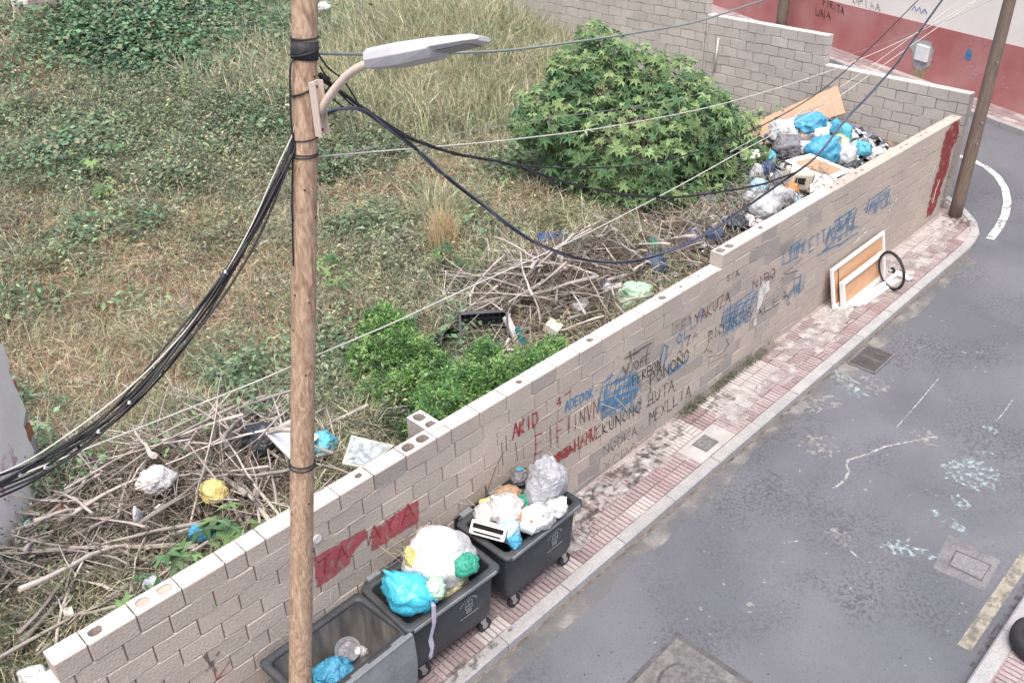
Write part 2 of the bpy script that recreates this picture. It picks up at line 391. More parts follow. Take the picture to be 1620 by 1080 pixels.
# cement smears and patch round the little meter cover
def blot(cx, cy, rx, ry, off, seed, n=22, ang=0, rough=.35):
    r = random.Random(seed); pts = []
    for k in range(n):
        a = 2*PI*k/n; q = 1+rough*(r.random()-.5)*2; x = math.cos(a)*rx*q; y = math.sin(a)*ry*q
        pts.append((cx+x*math.cos(ang)-y*math.sin(ang), cy+x*math.sin(ang)+y*math.cos(ang)))
    return [(x, y, pz(x)+off) for x, y in pts]
def blotobj(name, material, parent, cx, cy, rx, ry, off, seed, ang=0, rough=.35, n=22, label=None):
    p = blot(cx, cy, rx, ry, off, seed, n, ang, rough); c = (cx, cy, pz(cx)+off)
    mb = MB().add([c]+p, [(0, 1+k, 1+(k+1) % len(p)) for k in range(len(p))]); return mb.build(name, material, parent, label, recentre=False)
m_smear = mat('cement_smear', (.47, .45, .44), .9, .12, 6, 50, .3, .2, alpha=(5, .36, .66, 0, .85))
m_smear2 = mat('grimy_smear', (.09, .08, .072), .9, .3, 6, 50, .3, .2, alpha=(11, .46, .68, 0, .75))
g = MB().add(sheet([(7.72, -.86), (8.68, -.86), (8.68, -.49), (7.72, -.49)], .006), [(0, 1, 2, 3)]); g.build('cement_patch', m_cement, pave, recentre=False)
for i, (x, y, rx, ry) in enumerate([(9.3, -.45, .5, .3), (10.2, -.6, .5, .2), (11.5, -.5, .6, .25), (5.6, -.4, .6, .25), (14.8, -.5, .6, .25), (7.5, -.25, .6, .24), (6.6, -.25, .7, .2), (14.0, -.35, .6, .3), (16.2, -.4, .6, .3), (10.9, -.3, .4, .2), (8.95, -.6, .35, .18), (15.4, -.6, .5, .2), (13.2, -.55, .5, .2), (12.2, -.4, .5, .2)]):
    blotobj('cement_smear', m_smear, pave, x, y, rx, ry, .017+i*.0003, 40+i)
for i, (x, y, rx, ry) in enumerate([(6.9, -.3, .8, .22), (7.9, -.2, .5, .15), (5.9, -.35, .5, .3), (9.1, -.28, .3, .12), (3.4, -.93, .8, .08), (16.9, -.45, .3, .25)]):
    blotobj('grime', m_smear2, pave, x, y, rx, ry, .021+i*.0003, 60+i)
cov = empty('meter_cover', (8.18, -.66, pz(8.18)), 'small grey iron meter cover set in a cement patch of the pavement', 'cover')
MB().box((8.18, -.66, pz(8.18)+.007), (.30, .24, .012), Euler((0, -SL, 0)).to_matrix()).build('frame', m_galv, cov, bevel=.003)
MB().box((8.18, -.66, pz(8.18)+.014), (.25, .19, .008), Euler((0, -SL, 0)).to_matrix()).build('lid', mat('cover_iron', (.15, .15, .155), .6, .3, 15, 60, .3, .4), cov, bevel=.002)
# gutter strip
m_gutter = mat('gutter', (.225, .221, .213), .9, .18, 3, 45, .35, .2, alpha=(3.0, .30, .66, .0, .85))
gp = [(x, -1.025-.0*x) for x in np.arange(2.2, 16.2, .35)]; gq = [(x, -1.25-.07*(vnoise(x*1.7, 2.0)-.5)*2) for x, _ in gp]
mb = MB(); A = sheet(gp, ROAD+.004); B = sheet([(float(a), float(c)) for a, c in gq], ROAD+.004); n = len(A)
mb.add(A+B, [(i, i+1, n+i+1, n+i) for i in range(n-1)]); mb.build('gutter', m_gutter, road, recentre=False)
v, f = ribbon([(x, -1.035, pz(x)+ROAD+.0075) for x in np.arange(2.0, 16.1, .2)], [.02+.03*float(vnoise(x*3, 7.7)) for x in np.arange(2.0, 16.1, .2)]); MB().add(v, f).build('kerb_dark_strip', m_kerbstrip, road, recentre=False)  # dark mottled strip of uneven width along the kerb foot
# street gully grate
gr = empty('drain_grate', (11.7, -1.31, pz(11.7)+ROAD), 'slotted iron drain grate in the gutter beside the kerb', 'grate')
RT = Euler((0, -SL, 0)).to_matrix()
def gp3(x, y, z): return (x, y, pz(x)+ROAD+z)
MB().add([gp3(x, y, .004) for x, y in ((11.36, -1.54), (12.04, -1.54), (12.04, -1.07), (11.36, -1.07))], [(0, 1, 2, 3)]).build('pit', m_dark, gr)
fr = MB()
for (cx, cy, dx, dy) in ((11.7, -1.525, .68, .035), (11.7, -1.09, .68, .035), (11.37, -1.31, .035, .40), (12.03, -1.31, .035, .40), (11.7, -1.31, .03, .40)):
    fr.box(gp3(cx, cy, .012), (dx, dy, .02), RT)
fr.build('frame', m_galv, gr)
for k in range(13):
    x = 11.42+k*.048
    if abs(x-11.7) < .02: continue
    MB().box(gp3(x, -1.31, .011), (.018, .40, .014), RT).build('bar', m_galv, gr)
# manhole apron near the bottom edge
mh = empty('manhole', (5.0, -2.75, pz(5)+ROAD), 'round iron manhole cover in a square concrete collar', 'manhole')
m_apron = mat('apron', (.185, .183, .182), .9, .35, 6, 24, .5, .2, col2=(.10, .099, .10))
m_apron2 = mat('asphalt_seam', (.10, .098, .10), .95, .3, 6, 50, .5, .15)
MB().add([gp3(x, y, .004) for x, y in ((4.42, -2.20), (5.44, -2.19), (5.44, -3.22), (4.42, -3.22))], [(0, 1, 2, 3)]).build('seam', m_apron2, mh)
MB().add([gp3(x, y, .009) for x, y in ((4.48, -2.26), (5.37, -2.25), (5.37, -3.15), (4.48, -3.15))], [(0, 1, 2, 3)]).build('collar', m_apron, mh)
MB().tube([gp3(4.93, -2.72, .002), gp3(4.93, -2.72, .016)], .335, 40).build('ring', m_apron2, mh)
MB().tube([gp3(4.93, -2.72, .002), gp3(4.93, -2.72, .020)], .30, 40).build('cover', mat('cover_iron2', (.12, .118, .12), .6, .3, 20, 60, .4, .4), mh)
# rectangular cover
mh = empty('utility_cover', (8.75, -4.0, pz(8.75)+ROAD), 'square iron utility cover in a pale concrete surround near the yellow line', 'cover')
def quadpx(pts, off): return [tuple(on_street(a, c, ROAD+off)) for a, c in pts]
MB().add(quadpx([(1476, 898), (1500, 845), (1583, 886), (1556, 935)], .004), [(0, 1, 2, 3)]).build('surround', mat('surround', (.165, .162, .168), .9, .2, 5, 40, .4, .2), mh)
MB().add(quadpx([(1500, 893), (1512, 869), (1569, 893), (1553, 919)], .008), [(0, 1, 2, 3)]).build('frame', m_apron2, mh)
MB().add(quadpx([(1503, 892), (1514, 872), (1566, 894), (1552, 916)], .012), [(0, 1, 2, 3)]).build('lid', mat('lid_iron', (.19, .19, .20), .7, .2, 30, 90, .5, .3), mh)
# paint splashes, scratches
m_splash = mat('pale_blue_splash', (.37, .46, .49), .8, .1, 6, 50, .1, .2, alpha=(15, .46, .66, 0, .7))
m_splash2 = mat('pale_splash', (.38, .37, .355), .8, .1, 6, 50, .1, .2, alpha=(15, .46, .70, 0, .6))
for i, (px, py, r1, r2, mm_) in enumerate([(1540, 748, .36, .30, m_splash), (1558, 716, .10, .07, m_splash), (1520, 795, .14, .1, m_splash), (1500, 825, .25, .08, m_splash), (1438, 872, .35, .1, m_splash), (1420, 866, .14, .12, m_splash),
        (1340, 608, .4, .16, m_splash), (1378, 608, .3, .22, m_splash2), (1328, 600, .28, .1, m_splash2), (1296, 705, .25, .25, m_splash2), (1462, 692, .22, .16, m_splash2), (1330, 850, .2, .12, m_splash2), (1280, 640, .5, .2, m_splash2), (1185, 962, .1, .07, m_splash2), (1566, 680, .12, .08, m_splash)]):
    p = on_street(px, py); blotobj('paint_splash', mm_, road, p[0], p[1], r1, r2, ROAD+.006+.0004*i, 80+i, random.random()*3, .22, 44)
m_scr = mat('pale_scratch', (.40, .395, .385), .85, .1, 6, 50, .1, .2, alpha=(20, .36, .62, .15, .9))
for i, (pl, wd) in enumerate([([(1480, 690), (1455, 695), (1430, 700), (1400, 706), (1372, 718), (1342, 727), (1338, 735), (1343, 745), (1336, 760), (1318, 772)], .035), ([(1485, 598), (1450, 640), (1418, 676)], .018), ([(1602, 632), (1588, 652), (1575, 667)], .018), ([(1240, 858), (1262, 855)], .02), ([(1345, 870), (1358, 882)], .02), ([(1215, 744), (1238, 756)], .02)]):
    v, f = ribbon([on_street(a, c, ROAD+.006) for a, c in pl], wd); MB().add(v, f).build('scratch', m_scr if i < 5 else m_apron2, road, recentre=False)
# white edge line round the bend
arc = [on_street(a, c, ROAD+.005) for a, c in [(1566, 378), (1580, 360), (1590, 340), (1594, 320), (1590, 298), (1578, 279), (1560, 264), (1538, 253), (1512, 245), (1480, 238)]]
fine = []
for a, c in zip(arc, arc[1:]): fine += [a+(c-a)*k/4 for k in range(4)]
v, f = ribbon(fine, .15); MB().add(v, f).build('edge_line', m_whitel, road, recentre=False)
# far kerb, pavement and yellow line (bottom right)
MB().add(sheet([(7.30, -4.62), (16, -4.62), (16, -4.48), (7.30, -4.48)], ROAD+.005), [(0, 1, 2, 3)]).build('yellow_line', m_yellow, road, recentre=False)
MB().add(sheet([(7.12, -4.74), (16, -4.74), (16, -4.68), (7.12, -4.68)], ROAD+.004), [(0, 1, 2, 3)]).build('gutter_grime', m_smear2, road, recentre=False)
pav2 = MB().add(sheet([(3, -4.93), (20, -4.93), (20, -8), (3, -8)], -.012), [(0, 1, 2, 3)]).build('pavement', m_tile, None, 'pink pavement with grey kerb along the far side of the street', None, None, 'structure', recentre=False)
for k in range(14):
    x = 4.08+k*1.0+.62; j = random.uniform(-.004, .004)
    mb = MB(); mb.rings([[(xx, -4.76, pz(xx)-.2), (xx, -4.76, pz(xx)-.02+j), (xx, -4.78, pz(xx)+j), (xx, -4.93, pz(xx)+j), (xx, -4.93, pz(xx)-.2)] for xx in (x+.006, x+.994)], True, True, True); mb.build('kerb_stone', m_kerb, pav2)
for i in range(20):
    for j in range(3):
        x = 5.6+i*.2; y = -5.04-j*.2; piece('paver', random.choice(pv), pav2, (x, y, pz(x)+random.uniform(-.004, .002)), (0, -SL, 0))
tyc = on_street(1650, 1020, .08)
ty = empty('car_tyre', tuple(tyc), 'old black tyre lying on the far pink pavement', 'tyre')
prof = [(.20, -.09), (.27, -.10), (.31, -.06), (.32, 0), (.31, .06), (.27, .10), (.20, .09), (.19, 0)]
MB().rings([[(tyc[0]+r*math.cos(a), tyc[1]+r*math.sin(a), tyc[2]+.03+z) for r, z in prof] for a in np.linspace(0, 2*PI, 33)], True, smooth=True).build('tread', m_rubber, ty)
MB().rings([[(tyc[0]+r*math.cos(a), tyc[1]+r*math.sin(a), tyc[2]+.03+z) for r, z in ((.19, -.07), (.2, -.07), (.2, .07), (.19, .07))] for a in np.linspace(0, 2*PI, 33)], True, smooth=True).build('bead', m_rubber, ty)

# ------------------------------------------------------------------ block walls
BL, BH, BT = .405, .205, .20
def block_mesh(name, ln, holes=(0, 0), seed=0, material=None, depth=.16, hollow_scale=1.0):
    r = random.Random(seed); h = BH-.011; l2 = ln/2-.0055; c = .006
    j = lambda s=.003: r.uniform(-s, s)
    # local: x along, y 0 (face) .. BT (back), z 0..h
    F0 = [(-l2+c+j(), 0, c+j()), (l2-c+j(), 0, c+j()), (l2-c+j(), 0, h-c+j()), (-l2+c+j(), 0, h-c+j())]
    F1 = [(-l2, c*1.6, 0), (l2, c*1.6, 0), (l2, c*1.6, h), (-l2, c*1.6, h)]
    B1 = [(-l2, BT, 0), (l2, BT, 0), (l2, BT, h), (-l2, BT, h)]
    mb = MB().add(F0+F1+B1, [(0, 1, 2, 3), (0, 4, 5, 1), (1, 5, 6, 2), (2, 6, 7, 3), (3, 7, 4, 0), (4, 8, 9, 5), (6, 10, 11, 7), (5, 9, 10, 6), (7, 11, 8, 4), (8, 11, 10, 9)])
    if any(holes):
        mb.f.pop(6); mb.sm.pop(6)             # drop the top face, rebuild with cells
        for k, hs in enumerate(holes):
            x0, x1 = (-l2, 0) if k == 0 else (0, l2); y0, y1 = c*1.6, BT
            outer = [(x0, y0), ((x0+x1)/2, y0), (x1, y0), (x1, (y0+y1)/2), (x1, y1), ((x0+x1)/2, y1), (x0, y1), (x0, (y0+y1)/2)]
            if not hs:
                mb.add([(x, y, h) for x, y in outer], [tuple(range(8))]); continue
            cx, cy = (x0+x1)/2, (y0+y1)/2; rx, ry = (x1-x0)*.5*.72*hs, (y1-y0)*.5*.62*hs
            inn = [(cx-rx*.8, cy-ry*.8), (cx, cy-ry), (cx+rx*.8, cy-ry*.8), (cx+rx, cy), (cx+rx*.8, cy+ry*.8), (cx, cy+ry), (cx-rx*.8, cy+ry*.8), (cx-rx, cy)]
            inn = [(x+r.uniform(-.006, .006), y+r.uniform(-.006, .006)) for x, y in inn]
            V = [(x, y, h) for x, y in outer]+[(x, y, h) for x, y in inn]+[(x, y, h-depth) for x, y in inn]
            mb.add(V, [(i, (i+1) % 8, 8+(i+1) % 8, 8+i) for i in range(8)]+[(8+i, 8+(i+1) % 8, 16+(i+1) % 8, 16+i) for i in range(8)]+[tuple(range(16, 24))])
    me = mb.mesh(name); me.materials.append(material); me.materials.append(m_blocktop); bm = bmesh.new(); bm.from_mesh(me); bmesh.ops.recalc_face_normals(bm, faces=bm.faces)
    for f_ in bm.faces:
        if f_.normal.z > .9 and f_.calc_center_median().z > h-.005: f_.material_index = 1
    bm.to_mesh(me); bm.free(); return me
_bm = {}
def bmesh_for(ln, holes, material, depth=.16):
    v = random.randrange(3) if not any(holes) else 0
    key = (round(ln, 2), holes, material.name, v, depth)
    if key not in _bm: _bm[key] = block_mesh('block', ln, holes, len(_bm), material, depth)
    return _bm[key]
def build_wall(root, origin, ang, rows, material, holes=(), budget=300, face=1, mortar=True, aged=None):
    """rows: list of (ztop, [joint positions]); face=1 -> facing -y of the local frame"""
    ca, sa = math.cos(ang), math.sin(ang)
    items = []
    for (zt, js) in rows:
        for a, c in zip(js, js[1:]):
            if c-a < .06: continue
            hl = (0, 0); dp = .16
            for (hx, hz, l, rr_, dd) in holes:
                if a <= hx < c and abs(hz-zt) < .05: hl = (l, rr_); dp = dd
            u = (a+c)/2; items.append((u, zt, c-a, hl, dp))
    def wp(u, v): return (origin[0]+u*ca-v*sa, origin[1]+u*sa+v*ca)
    def key(it):
        p = wp(it[0], 0); x, y, z = project((p[0], p[1], it[1]-.1)); vis = -60 < x < 1680 and -60 < y < 1140
        return (0 if vis else 1000)+z
    items.sort(key=key); rest = MB()
    for k, (u, zt, ln, hl, dp) in enumerate(items):
        me = bmesh_for(ln, hl, aged(u, zt, material) if aged else material, dp); p = wp(u, random.uniform(-.004, .003))
        lo = (p[0], p[1], zt-BH+.004); ro = (random.uniform(-.006, .006), random.uniform(-.006, .006), ang+random.uniform(-.006, .006))
        if k < budget: piece('block', me, root, lo, ro)
        else:
            m4 = Matrix.Translation(lo) @ Euler(ro).to_matrix().to_4x4()
            rest.add([m4 @ q.co for q in me.vertices], [tuple(f.vertices) for f in me.polygons])
    if rest.v: rest.build('block_remainder', material, root, 'more of the same grey blocks further along the wall', kind='stuff')
    mc = MB(); ml = MB(); R3 = Euler((0, 0, ang)).to_matrix()
    for (zt, js) in rows:
        u0, u1 = js[0]+.01, js[-1]-.01
        for vv in (.028, BT-.028):
            p = wp((u0+u1)/2, vv); mc.box((p[0], p[1], zt-BH/2-.006), (u1-u0, .018, BH-.004), R3)
        u = u0
        while u < u1-.1 and mortar:
            l = random.uniform(.15, .6); l = min(l, u1-u)
            if random.random() < .55:
                n = max(2, int(l/.07)); a = []; zc = zt-BH
                for k in range(n+1):
                    q = wp(u+l*k/n, -.0015-random.uniform(0, .0035)); hh = random.uniform(.006, .014) if 0 < k < n else .003; zz = zc+random.uniform(-.003, .003)
                    q2 = wp(u+l*k/n, .012)
                    a.append([(q2[0], q2[1], zz-hh), (q[0], q[1], zz-hh*.6), (q[0], q[1], zz+hh*.6), (q2[0], q2[1], zz+hh)])
                ml.rings(a, False)
            u += l+random.uniform(0, .25)
    mc.build('mortar', m_mortar, root, 'grey mortar bed recessed between the blocks', kind='stuff')
    if ml.v: ml.build('mortar_smear', m_mortarl, root, 'pale mortar squeezed out along the bed joints', kind='stuff')

TOP = 2.13
wall = empty('block_wall', (8.5, .1, 0), 'long graffitied concrete block wall running along the pavement', 'wall')
END = 17.06
def joints(start, end, off):
    j = [start]; u = math.floor((start-off)/BL)*BL+off
    while u < end:
        if u > start+.05 and u < end-.05: j.append(u)
        u += BL
    return j+[end]
rows = []
j0 = [.13]+[BL*k for k in (1, 2, 3, 4, 4.5, 5, 6, 7, 8, 9, 10, 10.5)]+[BL*(11.5+k) for k in range(12)]
off0 = BL*.5
j0 = j0[:-1]+[q for q in joints(BL*22.5, END, off0)]
rows.append((TOP, j0))
for k in range(1, 12):
    zt = TOP-k*BH
    xs = -2.4 if k >= 1 else .13
    xmax = min(END, (zt-.0)/SL+6.4+.5) if zt < .45 else END
    if zt < .45: xmax = min(END, 6.4+(zt+.02)/SL+.4)
    if xmax < xs+1: continue
    rows.append((zt, joints(xs, xmax, BL*(.6 if k % 2 else .12)) if xmax > 0 else []))
js = [9.2, 9.6, 10.0, 10.2]
while js[-1] < END-.45: js.append(js[-1]+BL)
rows.append((TOP+BH, js+[END]))
def ux(px, py, z=TOP): return float(on_z(px, py, z)[0])
H = [(ux(155, 997), TOP, .8, 0, .12), (ux(245, 937), TOP, .9, .9, .012), (ux(569, 757), TOP, 0, .55, .14), (ux(647, 708), TOP, 1, 1, .18), (ux(812, 617), TOP, 0, .6, .12), (ux(936, 537), TOP, 0, .7, .12),
     (ux(1062, 456), TOP, .75, 0, .12), (ux(1076, 445), TOP, .4, 0, .12), (ux(1107, 429), TOP, .3, 0, .1), (9.3, TOP+BH, 1, 1, .18),
     (ux(1206, 355, TOP+BH), TOP+BH, .6, 0, .12), (ux(1318, 295, TOP+BH), TOP+BH, .5, .35, .12), (ux(1346, 280, TOP+BH), TOP+BH, .35, 0, .1), (ux(1358, 274, TOP+BH), TOP+BH, .5, .5, .12), (ux(1436, 229, TOP+BH), TOP+BH, .5, .5, .12), (ux(1460, 215, TOP+BH), TOP+BH, .5, .4, .12), (ux(1506, 191, TOP+BH), TOP+BH, 0, .55, .12)]
def aged(u, zt, m_):          # the lower courses and the run towards the corner are older, greyer blocks
    p = .02+.7*max(0, min(1, (u-5.5)/7))*max(0, min(1, (2.25-zt)/.9+.25))+.35*max(0, min(1, (1.0-zt)/.8))
    return m_blockw if random.random() < p else m_
build_wall(wall, (0, 0), 0, rows, m_block, H, 297, aged=aged)
# hollow block laid across the wall top, sticking into the lot
lb = block_mesh('block', .40, (1, 1), 99, m_block, .185)
o = piece('loose_block', lb, None, (BL*10.28+.1, .30, TOP-BH+.012), (0, 0, PI/2)); tag(o, 'hollow concrete block laid crosswise on top of the wall', 'block')
MB().box((BL*10.28, .30, TOP-BH-.12), (.2, .40, .26)).build('pier', m_mortar, wall)

WF = .055                                            # far wall leans slightly off square
fw = empty('block_wall', (17.5, 4, .6), 'grey concrete block wall stepping up along the side of the lot', 'wall')
FX, FA = 17.26, math.atan2(1, .035)
def fpt(v): return (FX+.035*v, v)
def wall_v(px, py): return on_vert(px, py, fpt(0), fpt(10))
v3 = float(wall_v(1311, 58)[1]); z2 = float(np.mean([wall_v(a, c)[2] for a, c in [(1337, 107), (1432, 128), (1499, 144)]])); z3 = float(np.mean([wall_v(a, c)[2] for a, c in [(1300, 56), (1235, 43), (1165, 30)]])); v4 = float(wall_v(1119, 15)[1])
rowsf = []
# local u runs along +y of the wall, face towards the lot (-x): use angle FA with mirrored u
def frow(zt, a, c, off): return (zt, [-q for q in reversed(joints(a, c, off))])
z = z2; k = 0
while z > .75: rowsf.append(frow(z, 0.0, v3-.0, BL*(.5*(k % 2)))); z -= BH; k += 1
z = z3; k = 0
while z > .75: rowsf.append(frow(z, v3+.003, v4, BL*(.5*(k % 2)+.2))); z -= BH; k += 1
z = z3+3*BH; k = 0
while z > .75: rowsf.append(frow(z, v4+.003, 17.0, BL*(.5*(k % 2)+.1))); z -= BH; k += 1
build_wall(fw, fpt(0), FA-PI, rowsf, m_blockf, (), 297)
# pale drip pipe and letter on the far wall
pp = [wall_v(1138, 60), wall_v(1131, 112)]
MB().tube([p+np.array([-.03, 0, 0]) for p in pp], .022, 8).build('pipe', m_whited, fw, 'short white pipe fixed upright to the blocks')

# ------------------------------------------------------------------ graffiti
FONT = {'A': [[(0, 0), (.3, 1), (.6, 0)], [(.12, .4), (.48, .4)]], 'B': [[(0, 0), (0, 1), (.45, .9), (.45, .6), (0, .5), (.5, .4), (.5, .1), (0, 0)]], 'C': [[(.55, .85), (.2, 1), (0, .5), (.2, 0), (.55, .15)]],
 'D': [[(0, 0), (0, 1), (.4, .9), (.55, .5), (.4, .1), (0, 0)]], 'E': [[(.5, 1), (0, 1), (0, 0), (.5, 0)], [(0, .5), (.4, .5)]], 'F': [[(.5, 1), (0, 1), (0, 0)], [(0, .5), (.4, .5)]], 'H': [[(0, 0), (0, 1)], [(.5, 0), (.5, 1)], [(0, .5), (.5, .5)]],
 'I': [[(.25, 0), (.25, 1)]], 'J': [[(.5, 1), (.45, .2), (.2, 0), (0, .2)]], 'K': [[(0, 0), (0, 1)], [(.5, 1), (0, .45), (.5, 0)]], 'L': [[(0, 1), (0, 0), (.5, 0)]], 'M': [[(0, 0), (.05, 1), (.3, .4), (.55, 1), (.6, 0)]], 'N': [[(0, 0), (0, 1), (.5, 0), (.5, 1)]],
 'O': [[(.25, 0), (0, .3), (0, .7), (.25, 1), (.5, .7), (.5, .3), (.25, 0)]], 'P': [[(0, 0), (0, 1), (.45, .95), (.5, .6), (0, .45)]], 'R': [[(0, 0), (0, 1), (.45, .95), (.45, .6), (0, .5), (.5, 0)]], 'S': [[(.5, .9), (.2, 1), (0, .75), (.5, .3), (.3, 0), (0, .1)]],
 'T': [[(0, 1), (.6, 1)], [(.3, 1), (.3, 0)]], 'U': [[(0, 1), (.05, .2), (.25, 0), (.45, .2), (.5, 1)]], 'V': [[(0, 1), (.25, 0), (.5, 1)]], 'X': [[(0, 0), (.5, 1)], [(0, 1), (.5, 0)]], 'Y': [[(0, 1), (.25, .5), (.5, 1)], [(.25, .5), (.25, 0)]], 'Z': [[(0, 1), (.5, 1), (0, 0), (.5, 0)]],
 'Ñ': [[(0, 0), (0, 1), (.5, 0), (.5, 1)], [(0, 1.2), (.15, 1.3), (.35, 1.18), (.5, 1.28)]], '-': [[(.05, .45), (.45, .5)]], '"': [[(.1, .75), (.1, 1)], [(.3, .75), (.3, 1)]], '.': [[(.2, 0), (.25, .1)]], '4': [[(.4, 0), (.4, 1), (0, .35), (.55, .35)]], ' ': []}
def spray(name, c, a=(14, .33, .52, .25, .90)): return mat(name, c, .8, .15, 8, 50, .1, .2, alpha=a)
g_black = spray('spray_black', (.045, .04, .04)); g_red = spray('spray_red', (.30, .045, .05)); g_dred = spray('spray_maroon', (.17, .06, .065)); g_blue = spray('spray_blue', (.075, .23, .42)); g_grey = spray('spray_grey', (.16, .145, .135), (14, .36, .55, .05, .8)); g_brown = spray('spray_brown', (.17, .12, .10)); g_white = spray('spray_white', (.66, .65, .62), (14, .36, .46, .3, 1))
g_band = spray('maroon_band', (.27, .055, .055), (7, .34, .50, .25, .95)); g_redp = spray('red_overpaint', (.40, .09, .11), (9, .34, .58, .35, .92)); g_bluew = spray('blue_wash', (.18, .27, .37), (6, .45, .60, 0, .55))
lay = [0]
def strokes_wall(polys, material, width, name='graffiti', plane=None, parent=None):
    mb = MB(); parent = parent or wall
    for pl in polys:
        pts = [plane(a, c) if plane else on_wall(a, c) for a, c in pl]
        for a, c in zip(pts, pts[1:]):
            lay[0] = (lay[0]+1) % 40; yo = .0065+.00012*lay[0]
            nrm = Vector((0, -1, 0)) if plane is None else PLN
            A, C_ = Vector(a), Vector(c); t = (C_-A)
            if t.length < 1e-5: continue
            t.normalize(); s = t.cross(nrm).normalized()*width/2*random.uniform(.65, 1.25); e = t*width*.35; oo = nrm*yo
            mb.add([A-s-e+oo, A+s-e+oo, C_+s+e+oo, C_-s+e+oo], [(0, 1, 2, 3)])
    return mb.build(name, material, parent, recentre=False, fix=False)
def text(s, p0, p1, h, material, width=.018, slant=0, plane=None, parent=None, jit=.13, name='graffiti'):
    r = random.Random(hash(s) % 1000 if False else sum(map(ord, s))); polys = []; n = len(s)
    for i, ch in enumerate(s):
        for st in FONT.get(ch, []):
            pl = []
            for (a, c) in st:
                t = (i+(a/.6)*.78+r.uniform(-jit, jit)*.4)/n; cc = c+r.uniform(-jit, jit)*.6
                pl.append((p0[0]+(p1[0]-p0[0])*t+slant*cc, p0[1]+(p1[1]-p0[1])*t-h*cc))
            polys.append(pl)
    return strokes_wall(polys, material, width, name, plane, parent)
def patchpx(poly, material, off, name='overpaint', plane=None, parent=None):
    pts = []; r = random.Random(len(poly)*7+int(poly[0][0]))
    for (a, c), (d, e) in zip(poly, poly[1:]+poly[:1]):
        n = max(1, int(math.dist((a, c), (d, e))/5))
        for k in range(n): pts.append((a+(d-a)*k/n+r.uniform(-1.3, 1.3), c+(e-c)*k/n+r.uniform(-1.3, 1.3)))
    v = [tuple((plane(a, c) if plane else on_wall(a, c, -off))) for a, c in pts]
    return MB().add(v, [tuple(range(len(v)))]).build(name, material, parent or wall, recentre=False, fix=False)
def hatch(x0, y0, x1, y1, n, h, material, width, seed=1, slant=8):
    r = random.Random(seed); P = []
    for k in range(n):
        t = k/(n-1); x = x0+(x1-x0)*t+r.uniform(-2, 2); y = y0+(y1-y0)*t
        P.append([(x+r.uniform(0, slant), y-h*r.uniform(.6, 1)), (x+r.uniform(-2, 2), y-h*.4*r.random()), (x-r.uniform(0, slant)*.5, y+h*.2*r.random())])
    for k in range(3): P.append([(x0+r.uniform(-3, 6), y0-h*(.2+.3*k)+r.uniform(-3, 3)), (x1+r.uniform(-6, 3), y1-h*(.2+.3*k)+r.uniform(-3, 3))])
    return strokes_wall(P, material, width)
patchpx([(496, 882), (520, 868), (577, 836), (581, 850), (562, 868), (553, 892), (530, 910), (501, 931)], g_redp, .0055)
patchpx([(590, 838), (612, 822), (662, 789), (663, 824), (628, 846), (601, 864), (588, 872)], g_redp, .0055)
text('TAGAYA', (503, 912), (660, 812), 24, g_red, .02)
text('AKID', (811, 693), (853, 668), 20, g_red, .026)
text('E', (847, 720), (862, 712), 32, g_red, .016); text('F', (880, 697), (893, 689), 30, g_red, .016)
text('IINVN', (895, 686), (950, 652), 24, g_dred, .014)
strokes_wall([[(815, 700), (818, 728)], [(800, 690), (801, 712)], [(793, 700), (795, 735)], [(870, 675), (871, 706)], [(762, 800), (785, 735), (796, 715)], [(768, 770), (772, 800)], [(610, 900), (632, 880), (650, 868)]], g_brown, .02)
text('ADEDOK-', (894, 650), (948, 620), 14, g_blue, .022)
strokes_wall([[(955, 605), (970, 592)], [(962, 608), (968, 590), (960, 597)], [(972, 604), (985, 582)]], g_blue, .02)
patchpx([(948, 612), (1006, 585), (1018, 610), (1012, 650), (955, 662), (945, 640)], g_bluew, .0058)
hatch(948, 648, 1006, 625, 13, 44, g_blue, .026, 3); hatch(955, 660, 1000, 640, 6, 25, g_blue, .02, 4)
text('HAMU', (909, 714), (944, 690), 18, g_red, .026)
text('EKUNONO', (942, 694), (1016, 648), 17, g_black, .017)
patchpx([(869, 724), (902, 703), (908, 712), (888, 729), (878, 736)], g_red, .0056)
text('4', (880, 643), (889, 638), 13, g_red, .018); strokes_wall([[(892, 624), (897, 622)], [(899, 620), (902, 618)]], g_red, .02)
text('PONOÑO', (1028, 611), (1093, 566), 18, g_black, .018); strokes_wall([[(1030, 611), (1027, 622)]], g_black, .015)
text('FERBON.', (1000, 610), (1055, 575), 15, g_black, .018)
text('JOFE', (995, 590), (1030, 570), 13, g_brown, .02)
strokes_wall([[(1000, 560), (1030, 542)], [(1025, 546), (1020, 570)], [(985, 580), (990, 590), (995, 574)], [(998, 570), (996, 556)], [(988, 566), (1010, 556)]], g_brown, .03)
text('HUTA', (1025, 641), (1068, 615), 17, g_black, .018); strokes_wall([[(1022, 643), (1036, 634)]], g_black, .015)
text('MEXLLIA', (1027, 669), (1094, 624), 17, g_black, .017)
text('NODKA-', (955, 719), (1020, 678), 14, g_grey, .018); text('YODA', (955, 745), (1010, 705), 13, g_grey, .012)
strokes_wall([[(1056, 590), (1070, 580), (1085, 570)], [(1057, 588), (1060, 575)], [(1058, 592), (1083, 573)]], g_blue, .03)
strokes_wall([[(1043, 578), (1046, 560), (1050, 545), (1056, 548), (1052, 565), (1048, 578)], [(1040, 585), (1048, 555)], [(1050, 575), (1056, 560)]], g_blue, .026)
text('"E"', (1068, 528), (1098, 510), 14, g_dred, .014); text('YAKUZA', (1099, 514), (1157, 474), 17, g_dred, .02)
text('OL', (1070, 545), (1095, 528), 14, g_blue, .02); text('LA', (1092, 520), (1115, 500), 18, g_blue, .018); text('IZA', (1075, 553), (1105, 533), 13, g_dred, .013)
